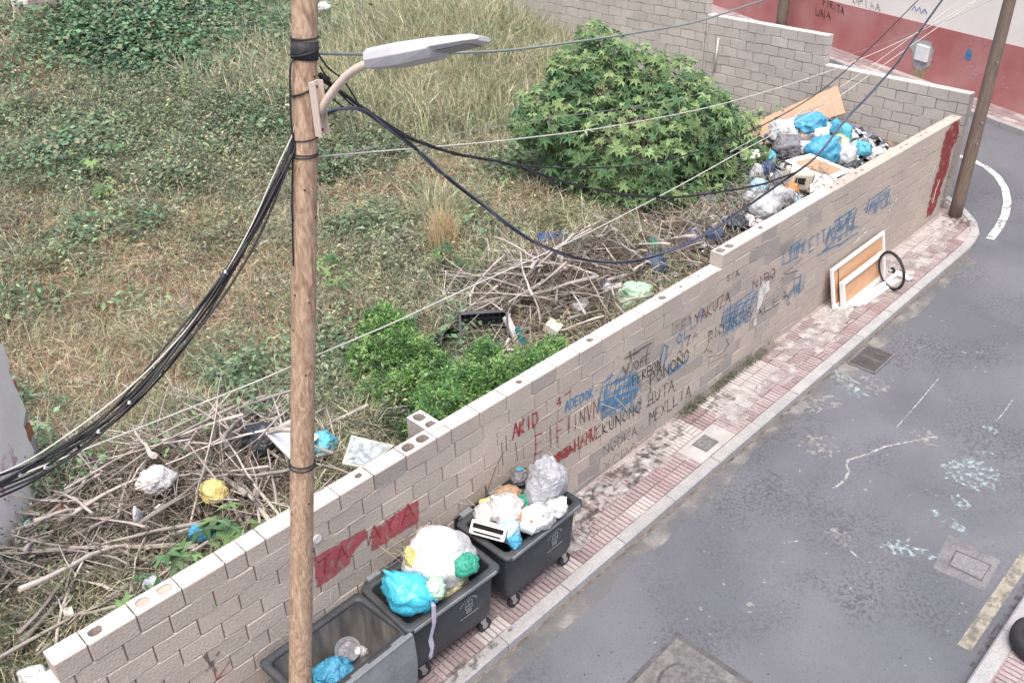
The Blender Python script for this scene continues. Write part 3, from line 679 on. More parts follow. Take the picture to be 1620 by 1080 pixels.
hatch(1145, 508, 1196, 480, 12, 26, g_blue, .022, 7); hatch(1145, 528, 1185, 505, 8, 18, g_blue, .024, 8)
text('RICHANTUB', (1121, 539), (1190, 497), 15, g_black, .015); text('ALEA', (1195, 503), (1250, 468), 12, g_black, .013)
strokes_wall([[(1118, 565), (1140, 560), (1152, 545), (1148, 535)], [(1120, 575), (1150, 560)], [(1113, 560), (1122, 540)], [(1116, 552), (1126, 556)]], g_brown, .016)
text('NIBO', (1191, 459), (1228, 435), 14, g_dred, .02)
patchpx([(1203, 452), (1210, 443), (1218, 444), (1217, 460), (1208, 468), (1204, 485), (1199, 498), (1197, 512), (1192, 516), (1197, 490), (1200, 465)], g_white, .0075)
patchpx([(1135, 600), (1139, 596), (1138, 610), (1133, 614)], g_white, .0075)
strokes_wall([[(1237, 419), (1240, 395)], [(1237, 419), (1262, 405)]], g_blue, .02); hatch(1249, 408, 1271, 396, 7, 22, g_blue, .02, 9, 4)
text('ETTA', (1280, 398), (1318, 374), 20, g_blue, .02); hatch(1318, 372, 1352, 350, 9, 24, g_blue, .024, 11)
strokes_wall([[(1302, 397), (1320, 378), (1345, 362), (1357, 358)], [(1302, 397), (1330, 385), (1356, 368)], [(1293, 404), (1312, 392)], [(1325, 390), (1340, 378)]], g_blue, .03)
hatch(1370, 336, 1406, 316, 9, 26, g_blue, .022, 13); patchpx([(1300, 372), (1352, 338), (1358, 360), (1308, 396)], g_bluew, .0058); patchpx([(1366, 330), (1406, 302), (1412, 322), (1372, 345)], g_bluew, .0058)
hatch(1255, 465, 1270, 455, 4, 26, g_blue, .02, 15); patchpx([(1238, 470), (1268, 440), (1275, 452), (1245, 485)], g_bluew, .0058)
strokes_wall([[(1239, 432), (1250, 425), (1258, 418), (1268, 408)], [(1240, 434), (1262, 428)], [(1228, 455), (1232, 445), (1240, 440)]], g_grey, .02)
strokes_wall([[(1398, 345), (1410, 325), (1420, 312)], [(1404, 318), (1407, 306)], [(1350, 385), (1370, 366)], [(1355, 380), (1366, 360)], [(1372, 335), (1376, 320)]], g_white, .035)
text('SIA', (1150, 445), (1170, 435), 9, g_brown, .015)
patchpx([(1506, 196), (1519, 190), (1515, 215), (1505, 240), (1500, 265), (1490, 295), (1481, 325), (1473, 340), (1464, 345), (1470, 320), (1478, 290), (1486, 262), (1490, 235), (1497, 210)], g_band, .0055, 'red_band')
strokes_wall([[(1486, 285), (1480, 300), (1475, 320)], [(1479, 262), (1470, 290)]], g_white, .04)
strokes_wall([[(335, 1045), (342, 1075), (362, 1045)], [(342, 1075), (370, 1058)]], g_red, .014); strokes_wall([[(327, 1060), (345, 1030)], [(322, 1035), (340, 1060)]], g_grey, .03)
dk = on_wall(501, 851); MB().tube([(dk[0], .0, dk[2]), (dk[0], -.018, dk[2])], .045, 16).build('round_plate', m_whited, wall, 'small round white disc fixed to the blocks')

# ------------------------------------------------------------------ building across the bend
Bp, Bq = np.array([23.6, .70]), np.array([26.45, 7.6]); bd = (Bq-Bp)/np.linalg.norm(Bq-Bp); bn = np.array([-bd[1], bd[0]])     # bn points to the lot
ba = math.atan2(bd[1], bd[0])
def bpt(u, v, z): q = Bp+bd*u+bn*v; return (q[0], q[1], z)
def on_fac(px, py): return on_vert(px, py, Bp, Bq)
bld = empty('building', tuple(bpt(4, 0, .6)), 'cream building with a dark red painted lower wall across the bend', 'building')
zr0 = float(on_fac(1620, 76)[2]); zr1 = float(on_fac(1308, 0)[2]); zr = zr0
uu0, uu1 = -9.0, 22.0
def bquad(u0, u1, z0a, z0b, z1a, z1b, v): return [bpt(u0, v, z0a), bpt(u1, v, z0b), bpt(u1, v, z1b), bpt(u0, v, z1a)]
ur0 = float((on_fac(1620, 76)[:2]-Bp)@bd); ur1 = float((on_fac(1308, 0)[:2]-Bp)@bd); sl = (zr1-zr0)/(ur1-ur0)
za, zb = zr0+sl*(uu0-ur0), zr0+sl*(uu1-ur0)
MB().prism(bquad(uu0, uu1, -.5, -.5, za, zb, 0), Vector((-bn[0], -bn[1], 0))*-.0+Vector((-bn[0]*6, -bn[1]*6, 0))).build('lower_wall', m_redr, bld)
MB().prism(bquad(uu0, uu1, za, zb, 9, 9, -.012), Vector((-bn[0]*6, -bn[1]*6, 0))).build('upper_wall', m_cream, bld)
PLN = Vector((bn[0], bn[1], 0))
text('FIRITA', (1303, 8), (1336, 24), 11, g_black, .03, plane=on_fac, parent=bld); text('UNA', (1291, 25), (1316, 32), 11, g_black, .03, plane=on_fac, parent=bld)
text('OPIAA', (1350, 6), (1394, 19), 12, g_grey, .035, plane=on_fac, parent=bld)
strokes_wall([[(1443, 16), (1447, 10), (1450, 18), (1455, 12), (1458, 21), (1463, 15), (1467, 22)]], g_blue, .03, plane=on_fac, parent=bld)
strokes_wall([[(1532, 80), (1528, 90), (1533, 93), (1536, 86), (1532, 80)], [(1530, 88), (1534, 89)]], g_blue, .09, plane=on_fac, parent=bld)
g_faint = spray('faint_pale_paint', (.50, .34, .33), (10, .40, .58, 0, .7))
for pl_ in [[(1525, 58), (1528, 72)], [(1533, 76), (1540, 62), (1544, 76)], [(1552, 64), (1560, 68), (1556, 82)], [(1540, 98), (1555, 98)], [(1530, 108), (1545, 104), (1540, 120), (1556, 115)], [(1590, 120), (1586, 138), (1596, 140)]]: strokes_wall([pl_], g_faint, .05, plane=on_fac, parent=bld)
mp = on_fac(1461, 84)
patchpx([(1440, 70), (1450, 62), (1474, 66), (1478, 82), (1472, 104), (1456, 112), (1446, 106), (1444, 88)], m_cement, 0, 'patching', plane=lambda a, c: on_fac(a, c)+np.array([bn[0], bn[1], 0])*.012, parent=bld)
MB().box(tuple(mp+np.array([bn[0], bn[1], 0])*.05), (.42, .09, .40), Euler((0, 0, ba)).to_matrix()).build('meter_box', m_white, bld, 'white meter box set in a patched hole', bevel=.01)
patchpx([(1447, 103), (1462, 98), (1466, 112), (1460, 128), (1446, 122)], mat('ochre_patch', (.34, .27, .17), .9, .2, 6, 40, .3, .1), 0, 'patching', plane=lambda a, c: on_fac(a, c)+np.array([bn[0], bn[1], 0])*.009, parent=bld)
# pavement in front of it
pav3 = MB().add([bpt(-9, .01, pz(bpt(-9, .01, 0)[0])), bpt(22, .01, pz(bpt(22, .01, 0)[0])), bpt(22, .72, pz(bpt(22, .72, 0)[0])), bpt(-9, .72, pz(bpt(-9, .72, 0)[0]))], [(0, 1, 2, 3)]).build('pavement', m_tile, None, 'pink tiled pavement in front of the red and cream building', None, None, 'structure', recentre=False)
for k in range(30):
    a = -8+k*1.0; q = [bpt(a+.01, .72, 0), bpt(a+.99, .72, 0), bpt(a+.99, .86, 0), bpt(a+.01, .86, 0)]
    MB().prism([(x, y, pz(x)-.2) for x, y, _ in q], (0, 0, .205)).build('kerb_stone', m_kerb, pav3)
pg = [[], []]
for k in range(75):
    u = -3+k*.2+.1
    for j in range(3):
        x, y, _ = bpt(u, .15+j*.2, 0); wv = (vnoise(u*.55, 3.3) > .5) and j != 1
        piece('paver', (pw if wv else pv)[k % 3], pav3, (x, y, pz(x)-.002), (0, 0, ba))

# ------------------------------------------------------------------ poles and street lamp
A2, B2 = (1.9, -.95), (17.14, -.28)
def on_wire(px, py): return on_vert(px, py, A2, B2)
pole = empty('utility_pole', (1.37, -.97, pz(1.4)), 'leaning knotty timber utility pole carrying the street lamp', 'pole')
pp = []
for y in (-140, -60, 0, 150, 300, 450, 600, 750, 900, 1080):
    xx = 482 if y < 300 else 482-7*(y-300)/780; p = on_wire(xx, y); d = project(p)[2]; wpx = 41-5.5*max(0, y)/1080; pp.append((Vector(p), wpx*d/F/2))
dr = (pp[-1][0]-pp[-2][0]).normalized()
k = (pz(1.4)-.15-pp[-1][0].z)/dr.z; pp.append((pp[-1][0]+dr*k, pp[-1][1]*1.06))
path = []; rad = []
for (a, ra), (c, rc) in zip(pp, pp[1:]):
    for k in range(6): path.append(a.lerp(c, k/6)); rad.append((ra+(rc-ra)*k/6)*random.uniform(.985, 1.015))
path.append(pp[-1][0]); rad.append(pp[-1][1])
MB().tube(path, rad, 28).build('shaft', m_wood, pole)
def pole_at(py):
    for (a, ra), (c, rc) in zip(pp, pp[1:]):
        ya, yc = project(a)[1], project(c)[1]
        if ya <= py <= yc: t = (py-ya)/(yc-ya); return a.lerp(c, t), ra+(rc-ra)*t
    return pp[0]
paxis = (pp[0][0]-pp[-1][0]).normalized()
def band(py0, py1, thick, material, name, tilt=0):
    a, ra = pole_at(py0); c, rc = pole_at(py1); n = 3
    MB().tube([a+paxis*0, a.lerp(c, .5), c], [ra+thick, (ra+rc)/2+thick*1.25, rc+thick], 28).build(name, material, pole)
band(63, 92, .006, mat('black_tape', (.035, .035, .04), .6, .3, 8, 20, .4, .3), 'tape')
def ringwire(py, tilt, r, material, name='wire_band'):
    a, ra = pole_at(py); u = paxis.orthogonal().normalized(); v = paxis.cross(u); pts = []
    for k in range(29):
        t = 2*PI*k/28; pts.append(a+(u*math.cos(t)+v*math.sin(t))*(ra+r+.001)+paxis*tilt*math.cos(t+1.0))
    MB().tube(pts, r, 6, False).build(name, material, pole)
for py, tl, r in ((58, .01, .006), (80, .03, .006), (240, .006, .004), (244, .01, .004), (216, .015, .004), (729, .004, .006), (735, .004, .006), (138, .05, .006)):
    ringwire(py, tl, r, m_black)
for k in range(26):                       # nails and knots
    a, ra = pole_at(random.uniform(20, 1060)); t = random.uniform(0, 2*PI); u = paxis.orthogonal().normalized(); v = paxis.cross(u); q = a+(u*math.cos(t)+v*math.sin(t))*(ra-.002)
    MB().tube([q, q+(u*math.cos(t)+v*math.sin(t))*.006], .008, 8).build('knot', mat('knot', (.10, .055, .035), .8, .2, 8, 30, .2, .2), pole)

lamp_az = math.radians(-70)
pc, prad = pole_at(168); LD = Vector((math.cos(lamp_az), math.sin(lamp_az), 0)); LS = Vector((-LD.y, LD.x, 0))
def on_lamp(px, py, side=0): q = pc+LS*side; return Vector(on_vert(px, py, q, q+LD))
lamp = empty('street_lamp', tuple(pc+LD*prad), 'flat grey street lamp head on a curved beige arm bolted to the timber pole', 'lamp')
fb = pc+LD*(prad+.012)
t0, t1 = pole_at(126)[0], pole_at(212)[0]
plate_h = (t0-t1).length; Rz = Euler((0, 0, lamp_az)).to_matrix()
MB().box(fb+LD*.004, (.012, .085, plate_h), Rz).build('bracket_plate', m_arm, lamp, bevel=.003)
for s_ in (-1, 1): MB().box(fb+LS*.04*s_+LD*.018, (.05, .008, plate_h), Rz).build('bracket_flange', m_arm, lamp)
for zz in (-.4, .4):
    q = fb+LD*.01+Vector((0, 0, plate_h*zz)); MB().tube([q, q+LD*.014], .012, 6).build('bolt', mat('rust', (.16, .07, .04), .8, .3, 20, 60, .2, .2), lamp)
a0 = fb+Vector((0, 0, -plate_h*.14)); a3 = on_lamp(590, 100)
ctrl1 = on_lamp(530, 135); ctrl2 = on_lamp(556, 104)
arm = []
for k in range(15):
    t = k/14; arm.append(a0*(1-t)**3+ctrl1*3*t*(1-t)**2+ctrl2*3*t*t*(1-t)+a3*t**3)
MB().tube(arm, .026, 14).build('arm', m_arm, lamp)
h0, h1 = on_lamp(584, 92), on_lamp(766, 62); ax = (h1-h0); hl = ax.length; ax.normalize(); hu = LS.cross(ax); hu = -hu if hu.z < 0 else hu
ROLL = math.radians(17)      # the head leans over with the pole
sg = 1 if (LS.dot(Vector(CAM)-h0) < 0) else -1
hs = (LS*math.cos(ROLL)-hu*math.sin(ROLL)*sg).normalized(); hu = (hu*math.cos(ROLL)+LS*math.sin(ROLL)*sg).normalized()
def hp(s, v, u): return h0+ax*(s*hl)+hs*v+hu*u
secs = [(0, .06, .04, -.052), (.02, .085, .05, -.066), (.30, .12, .054, -.076), (.60, .125, .048, -.062), (.64, .125, .046, -.03), (.92, .11, .034, -.022), (1, .08, .014, -.014)]
rg = []
for s_, hw, tp, bt in secs:
    rg.append([hp(s_, -hw, bt*.3), hp(s_, -hw*.92, tp*.45), hp(s_, -hw*.45, tp), hp(s_, hw*.45, tp), hp(s_, hw*.92, tp*.45), hp(s_, hw, bt*.3), hp(s_, hw*.7, bt), hp(s_, -hw*.7, bt)])
MB().rings(rg, True, True, True).build('head', m_lampg, lamp, bevel=.004)
MB().prism([hp(.65, -.082, -.0325), hp(.92, -.074, -.0245), hp(.92, .074, -.0245), hp(.65, .082, -.0325)], -hu*.004).build('lens', m_lampd, lamp)
MB().box(hp(.45, 0, .053), (.006, .10, .004), Matrix((ax, hs, hu)).transposed()).build('seam', m_lampd, lamp)

def rpole(pts, r0, r1, label, material=m_wood):
    b0, b1 = Vector(pts[0]), Vector(pts[1]); o = empty('utility_pole', tuple(b0), label, 'pole')
    n = 14; MB().tube([b0.lerp(b1, k/n) for k in range(n+1)], [(r0+(r1-r0)*k/n)*random.uniform(.98, 1.02) for k in range(n+1)], 18).build('shaft', material, o); return o
m_woodg = mat('grey_wood', (.21, .165, .135), .85, .25, 3, 12, .3, .2, col2=(.14, .11, .09), stretch=(14, 14, 1.1))
rp = rpole([(17.14, -.28, pz(17.14)-.1), (17.17, -.30, 7.2)], .125, .085, 'weathered brown timber pole on the pavement corner beside the wall end', m_woodg)
for zz in (1.9, 2.3, 3.4): MB().tube([(17.06, -.36, zz), (17.02, -.4, zz)], .012, 6).build('peg', m_metal, rp)
pb = on_street(1246, 92, 0); pb = bpt(float((on_fac(1256, 40)[:2]-Bp)@bd), .5, pz(26)); rpole([pb, (pb[0], pb[1], 8.5)], .17, .14, 'grey timber pole in front of the red painted building', m_woodg)

# ------------------------------------------------------------------ cables
def smooth_path(P, n=6):
    P = [Vector(p) for p in P]; out = []
    for i in range(len(P)-1):
        p0, p1, p2, p3 = P[max(i-1, 0)], P[i], P[i+1], P[min(i+2, len(P)-1)]
        for k in range(n):
            t = k/n; out.append(.5*((2*p1)+(p2-p0)*t+(2*p0-5*p1+4*p2-p3)*t*t+(3*p1-p0-3*p2+p3)*t**3))
    return out+[P[-1]]
def ext(pts, pxy):                        # carry a cable on beyond the frame in its own direction
    d = (pts[-1]-pts[-2]); return pts+[pts[-1]+d*k*2 for k in (1, 2, 3)]
def cable(pxs, r, material, label, group=None, name='cable', extend=True, lo=0):
    pts = [on_wire(a, c)+np.array([0, lo, 0]) for a, c in pxs]
    if extend: pts = ext(pts, None)
    return MB().tube(smooth_path(pts), r, 7).build(name, material, None, label, 'cable', group)
W5 = [(507, 190), (520, 178), (540, 172), (575, 175), (610, 200), (657, 235), (707, 280), (760, 320), (807, 358), (867, 393), (933, 412), (1000, 413), (1077, 390), (1137, 358), (1177, 330), (1230, 293), (1291, 248), (1342, 185), (1380, 145), (1416, 105), (1433, 80), (1490, 0)]
def multi(pxs, n, r, spread, materials, label, name, extend=True, twist=9.0, group=None):
    base = [on_wire(a, c) for a, c in pxs]
    if extend: base = ext(base, None)
    base = smooth_path(base, 5)
    root = empty(name, tuple(base[0]), label, 'cable', group)
    for k in range(n):
        pts = []
        for i, p in enumerate(base):
            a = 2*PI*k/n+i/len(base)*twist; s = spread*(.7+.6*noise.noise(Vector((i*.13, k*3.1, 0))))
            t = (base[min(i+1, len(base)-1)]-base[max(i-1, 0)]).normalized(); u = t.orthogonal().normalized(); v = t.cross(u)
            pts.append(p+(u*math.cos(a)+v*math.sin(a))*s)
        MB().tube(pts, r, 6).build('strand', materials[k % len(materials)], root)
    return root
multi(W5, 3, .0085, .012, [m_bluecable, m_black, m_bluecable], 'sagging blue black cable bundle dipping lowest over the brush heap', 'cable_bundle', twist=30)
multi([(505, 118), (545, 150), (590, 183), (640, 215), (720, 243), (800, 258), (870, 281), (933, 298), (1000, 309), (1067, 312), (1130, 305), (1200, 293), (1225, 285), (1262, 272)], 3, .008, .009, [m_black], 'twisted black cable sagging past the castor bush', 'cable_bundle', False, 60)
cable([(505, 125), (560, 160), (640, 212), (700, 238), (800, 258), (866, 265), (933, 266), (1033, 258), (1133, 230), (1217, 193), (1300, 143), (1382, 71), (1453, 0)], .007, m_black, 'single thin black cable climbing right across the castor bush')
cable([(502, 85), (583, 86), (690, 85), (800, 80), (900, 68), (1000, 53), (1100, 35), (1210, 0)], .010, m_greyc, 'grey green cable running behind the lamp head')
cable([(503, 248), (640, 236), (800, 222), (980, 198), (1160, 160), (1333, 105), (1450, 53), (1545, 0)], .0055, m_whitec, 'white cable tied to the pole below the lamp bracket')
cable([(-60, 808), (0, 787), (170, 718), (412, 620), (502, 580), (640, 520), (773, 457), (880, 408), (977, 360), (1090, 300), (1173, 253), (1260, 205), (1333, 163), (1421, 100), (1558, 3)], .0058, m_whitec, 'long white cable passing behind the pole from edge to edge', lo=.14)
cable([(505, 252), (600, 232), (700, 215), (850, 190), (980, 172), (1150, 140), (1300, 100), (1480, 40), (1570, 0)], .003, m_greyc, 'very thin grey wire just above the white cable')
cable([(1190, 250), (1300, 185), (1400, 118), (1545, 8)], .004, m_whitec, 'faint thin white wire beside the long white cable', extend=True, lo=.3)
# the thick bundle running down to the left
LB = [(468, 205), (463, 235), (440, 285), (400, 368), (350, 450), (300, 522), (250, 585), (200, 640), (150, 682), (100, 715), (50, 745), (0, 770), (-60, 797)]
broot = empty('cable_bundle', tuple(on_wire(468, 205)), 'thick sagging bundle of black cables running down from the timber pole', 'cable')
cb = [Vector(on_wire(a, c)) for a, c in LB]; cb = smooth_path(cb, 5)
offs_ = [(0, 0), (.02, .01), (-.02, .012), (.035, -.01), (-.035, -.006), (.01, -.025), (-.012, .03), (.028, .03), (0, .05)]
for k, (a, c) in enumerate(offs_):
    pts = []
    for i, p in enumerate(cb):
        t = i/len(cb); sp_ = .55+.9*t+.25*math.sin(t*9+k*1.7)
        pts.append(p+Vector((a*.7, -a*.7, c*1.3))*sp_+Vector((0, 0, .02*math.sin(t*14+k*2.3))))
    MB().tube(pts, .0075 if k != 8 else .0045, 7).build('strand', m_black if k != 8 else m_whitec, broot, 'pale strand along the top of the bundle' if k == 8 else None)
for t in (.32, .5, .58, .66, .72, .8, .86):   # straps and pale ties
    p = cb[int(t*len(cb))]; MB().box(p+Vector((random.uniform(-.02, .02), -.02, random.uniform(-.02, .03))), (.035, .012, .02), Euler((0, .8, .7)).to_matrix()).build('tie', m_whited if random.random() < .6 else m_black, broot)
# drop wires and jumble at the pole head
for k, P in enumerate([[(505, 88), (520, 108), (545, 130), (575, 178)], [(506, 105), (522, 130), (550, 160), (572, 176)], [(505, 130), (520, 150), (545, 172)], [(466, 92), (459, 110), (460, 180), (463, 230), (462, 330), (464, 420)], [(506, 118), (515, 128), (512, 122), (520, 126)], [(502, 150), (512, 148), (527, 132), (552, 112), (580, 99)]]):
    cable(P, .006 if k != 4 else .018, m_black, ['black jumper wire dropping from the tape wrap to the cable loop', 'second black jumper wire beside the lamp arm', 'short black jumper under the lamp arm', 'black wire hanging down the left face of the timber pole', 'knot of black cable splices behind the lamp arm', 'dark supply lead running along the lamp arm'][k], extend=False)

# ------------------------------------------------------------------ the vacant lot: ground
gx = np.concatenate([np.arange(-8, 17.3, .16), [17.32]]); gy = np.concatenate([np.arange(.19, 10, .16), np.arange(10, 46, .4)])
X, Y = np.meshgrid(gx, gy); X2 = X+np.where(X > 17.2, .035*Y, 0)
Zg = G(X2, Y)+.05*(vnoise(X2*3.1, Y*3.1, 9)-.5)+.03*(vnoise(X2*8, Y*8, 11)-.5)
V = np.stack([X2, Y, Zg], -1).reshape(-1, 3); nx = len(gx); ny = len(gy)
I, J = np.meshgrid(np.arange(nx-1), np.arange(ny-1)); q0 = (J*nx+I).ravel(); Fq = np.stack([q0, q0+1, q0+1+nx, q0+nx], -1)
m_soil = mat('lot_soil', (.05, .041, .031), .95, .4, 2.2, 22, .8, .1, col2=(.13, .108, .08))
link('lot_ground', np_mesh('lot_ground', V, Fq, m_soil, smooth=True), None, 'bare brown earth of the vacant lot under weeds', None, None, 'structure')

# ------------------------------------------------------------------ vegetation (world space patches)
def wpatch(px, py, r): p = hit(px, py); return p[0], p[1], r
def field(lst):
    ps = [(*wpatch(a, c, r), s) for a, c, r, s in lst]
    def f(x, y):
        v = np.zeros_like(x)
        for cx, cy, r, s in ps: v = np.maximum(v, s*np.exp(-((x-cx)**2+(y-cy)**2)/(r*r)))
        return v
    return f
f_creep = field([(185, 75, 1.6, .8), (245, 60, 2.4, 1), (320, 65, 3, 1), (400, 60, 3, 1), (440, 30, 3, 1), (80, 270, 1.0, .30)])
f_green = field([(260, 190, 3, .9), (400, 235, 3, 1), (130, 270, 2, 1), (340, 270, 2.4, .9), (60, 215, 2, .8), (620, 395, 1.1, .9), (500, 240, 1.8, .8), (650, 420, .8, .8), (560, 200, 1.6, .8), (530, 300, 1.2, .5), (600, 640, .7, .7), (530, 640, .5, .5), (80, 920, .7, .6), (330, 560, .9, .4), (880, 220, 1.4, .7), (30, 430, 1.0, .7), (350, 390, .8, .7), (570, 250, 1.0, .7)])
f_straw = field([(600, 40, 4, 1), (700, 60, 3.5, 1), (800, 50, 3.5, 1), (720, 120, 2.6, 1), (580, 110, 2.4, .9), (900, 50, 3, 1), (830, 130, 2, 1), (760, 170, 1.6, .8), (650, 170, 1.8, .7), (700, 355, .35, 1)])
f_brown = field([(150, 400, 2.2, .75), (300, 380, 1.8, .7), (90, 480, 1.6, .8), (420, 340, 1.4, .6), (220, 340, 1.5, .55), (560, 320, 1.2, .6), (250, 470, 1.8, 1), (400, 440, 1.4, 1), (330, 500, 1.4, 1), (150, 590, 1.3, 1), (90, 660, 1.0, 1), (450, 540, .9, .7), (680, 290, .9, 1), (620, 310, .8, .8), (20, 120, 2.0, 1), (70, 110, 1.5, .9), (860, 330, .9, 1), (200, 600, 1, .9), (700, 380, .7, .7), (200, 90, 1.0, .3), (170, 120, 1.5, .6), (50, 340, 1.2, .5)])
HEAPS = [(11.7, 1.9, 1.5, 1.25), (2.15, 2.3, 2.1, 1.45), (8.9, 2.5, 2.6, 1.3), (15.0, 1.7, 2.6, 1.8), (12.3, 1.1, 1.5, .8)]
def inheap(x, y, k=1.0):
    v = np.zeros_like(x)
    for cx, cy, rx, ry in HEAPS: v = np.maximum(v, np.exp(-(((x-cx)/(rx*k))**2+((y-cy)/(ry*k))**2)**2))
    return v
def scatter(n, fn, lod=1.25, margin=180):
    out = []; tot = 0
    while tot < n:
        x = rng.uniform(-4, 17.35, 60000); y = .27+33*rng.random(60000)**1.0
        z = G(x, y); D = np.stack([x, y, z], -1)-CAM; dz = D@FF; px = 810+F*(D@RR)/dz; py = 540-F*(D@UU)/dz
        ok = (px > -margin) & (px < 1620+margin) & (py > -margin) & (py < 1080+margin)
        p = fn(x, y)*(9.5/np.maximum(dz, 9.5))**lod
        ok &= rng.random(60000) < p
        out.append(np.stack([x, y, z, dz], -1)[ok]); tot += ok.sum()
        if len(out) > 400: break
    return np.concatenate(out)[:n]
def norm(a): return a/np.maximum(np.linalg.norm(a, axis=-1, keepdims=True), 1e-6)
def leaf_cards(P, D, Nn, ln, wd, col):
    S = norm(np.cross(D, Nn)); mid = P+D*(ln*.45)[:, None]+Nn*(ln*.08)[:, None]
    V = np.stack([P, mid-S*(wd*.5)[:, None], mid+S*(wd*.5)[:, None], P+D*ln[:, None]-Nn*(ln*.10)[:, None]], 1)
    i = np.arange(len(P))*4; Fa = np.concatenate([np.stack([i, i+2, i+1], -1), np.stack([i+1, i+2, i+3], -1)])
    return V.reshape(-1, 3), Fa, np.repeat(col, 4, 0)
def blades(P, H, lean, az, wd, col):
    n = len(P); d = np.stack([np.cos(az), np.sin(az), np.zeros(n)], -1); up = np.array([0, 0, 1.])
    tw = rng.uniform(0, PI, n); s = np.stack([np.cos(tw), np.sin(tw), np.zeros(n)], -1)*(wd*.5)[:, None]
    p1 = P+d*(lean*H*.35)[:, None]+up*(H*.6)[:, None]; p2 = P+d*(lean*H)[:, None]+up*(H*(1-.35*np.minimum(lean, 1.6)))[:, None]
    V = np.stack([P-s, P+s, p1-s*.8, p1+s*.8, p2], 1); i = np.arange(n)*5
    Fa = np.concatenate([np.stack([i, i+1, i+3], -1), np.stack([i, i+3, i+2], -1), np.stack([i+2, i+3, i+4], -1)])
    return V.reshape(-1, 3), Fa, np.repeat(col, 5, 0)
def jitter(col, n, v=.25, hue=.10):
    c = np.tile(np.array(col), (n, 1))*(1+rng.uniform(-v, v, (n, 1))); return np.clip(c*(1+rng.uniform(-hue, hue, (n, 3))), .004, .9)
m_leaf = leafmat('foliage'); m_grass = leafmat('grass_blades', .7, .25)
def weed_plants(S, K, hmin, hmax, lmin, lmax, asp, colfn, name, label, spread=.16):
    n = len(S); h = rng.uniform(hmin, hmax, n); sc = np.clip(S[:, 3]/11, 1, 2.1)
    pc_ = colfn(S)
    t = rng.uniform(.08, 1, (n, K)); az = rng.uniform(0, 2*PI, (n, K)); ln = rng.uniform(lmin, lmax, (n, K))*sc[:, None]**.75
    la = rng.uniform(0, 2*PI, n); lx = np.cos(la)*.35; ly = np.sin(la)*.35
    rad_ = spread*rng.random((n, K))*(.4+t*.8)*sc[:, None]
    P = np.stack([S[:, 0][:, None]+lx[:, None]*h[:, None]*t+np.cos(az)*rad_, S[:, 1][:, None]+ly[:, None]*h[:, None]*t+np.sin(az)*rad_, S[:, 2][:, None]+h[:, None]*t], -1).reshape(-1, 3)
    el = rng.uniform(-.5, .7, n*K); A = az.ravel()+rng.uniform(-.9, .9, n*K)
    D = np.stack([np.cos(A)*np.cos(el), np.sin(A)*np.cos(el), np.sin(el)], -1); Nn = norm(np.cross(np.cross(D, np.array([0, 0, 1.]))+1e-6, D)+rng.normal(0, .35, (n*K, 3)))
    c = np.repeat(pc_, K, 0)*(1+rng.uniform(-.28, .28, (n*K, 1))); ln = ln.ravel()
    V, Fa, C_ = leaf_cards(P, D, Nn, ln, ln*asp, np.clip(c, .004, .9))
    link(name, np_mesh(name, V, Fa, m_leaf, C_), None, label, None, None, 'stuff')
def grass_tufts(S, K, hfn, colfn, wd, name, label, lean=(.1, .9), rad_=.07, flat=False):
    n = len(S); h = hfn(S); sc = np.clip(S[:, 3]/11, 1, 2.4); c = colfn(S)
    az = rng.uniform(0, 2*PI, (n, K)); r = rad_*rng.random((n, K))*sc[:, None]
    P = np.stack([S[:, 0][:, None]+np.cos(az)*r, S[:, 1][:, None]+np.sin(az)*r, np.repeat(S[:, 2][:, None], K, 1)-.02], -1).reshape(-1, 3)
    H_ = (h[:, None]*rng.uniform(.5, 1.15, (n, K))).ravel(); ll = rng.uniform(*lean, n*K); cc = np.repeat(c, K, 0)*(1+rng.uniform(-.25, .25, (n*K, 1)))
    V, Fa, C_ = blades(P, H_, ll, (az+rng.uniform(-.8, .8, (n, K))).ravel(), np.full(n*K, wd)*np.repeat(sc, K)*rng.uniform(.6, 1.3, n*K), np.clip(cc, .004, .9))
    link(name, np_mesh(name, V, Fa, m_grass, C_), None, label, None, None, 'stuff')
def blend(cols, ws):
    ws = np.stack(ws, -1)+1e-4; ws = ws/ws.sum(-1, keepdims=True); k = (ws.cumsum(-1) < rng.random((len(ws), 1))).sum(-1); return np.array(cols)[np.minimum(k, len(cols)-1)]
C_DG, C_MG, C_PG, C_ST, C_BR, C_GG, C_OR = (.10, .135, .08), (.195, .23, .14), (.39, .405, .265), (.66, .60, .44), (.43, .33, .23), (.25, .265, .205), (.50, .345, .19)
def coln(S, tab):
    x, y = S[:, 0], S[:, 1]; nz = vnoise(x*.8, y*.8, 21)
    c = blend([t[0] for t in tab], [t[1](x, y, nz) for t in tab]); n = len(S)
    return np.clip(c*(1+rng.uniform(-.22, .22, (n, 1)))*(1+rng.uniform(-.10, .10, (n, 3))), .004, .9)
SHR = [on_z(610, 560, 1.1), on_z(640, 610, 1.0), on_z(590, 610, 1.0), on_z(720, 630, 1.2), on_z(790, 590, 1.2), on_z(850, 570, 1.2)]
def nearshrub(x, y):
    v = np.zeros_like(x)
    for c in SHR: v = np.maximum(v, np.exp(-(((x-c[0])**2+(y-c[1])**2)/.36)**2))
    return v
clear = lambda x, y: (1-.97*inheap(x, y, 1.08))*(1-.9*nearshrub(x, y))*np.where((x > 13.6) & (y < 3.9), .06, 1)
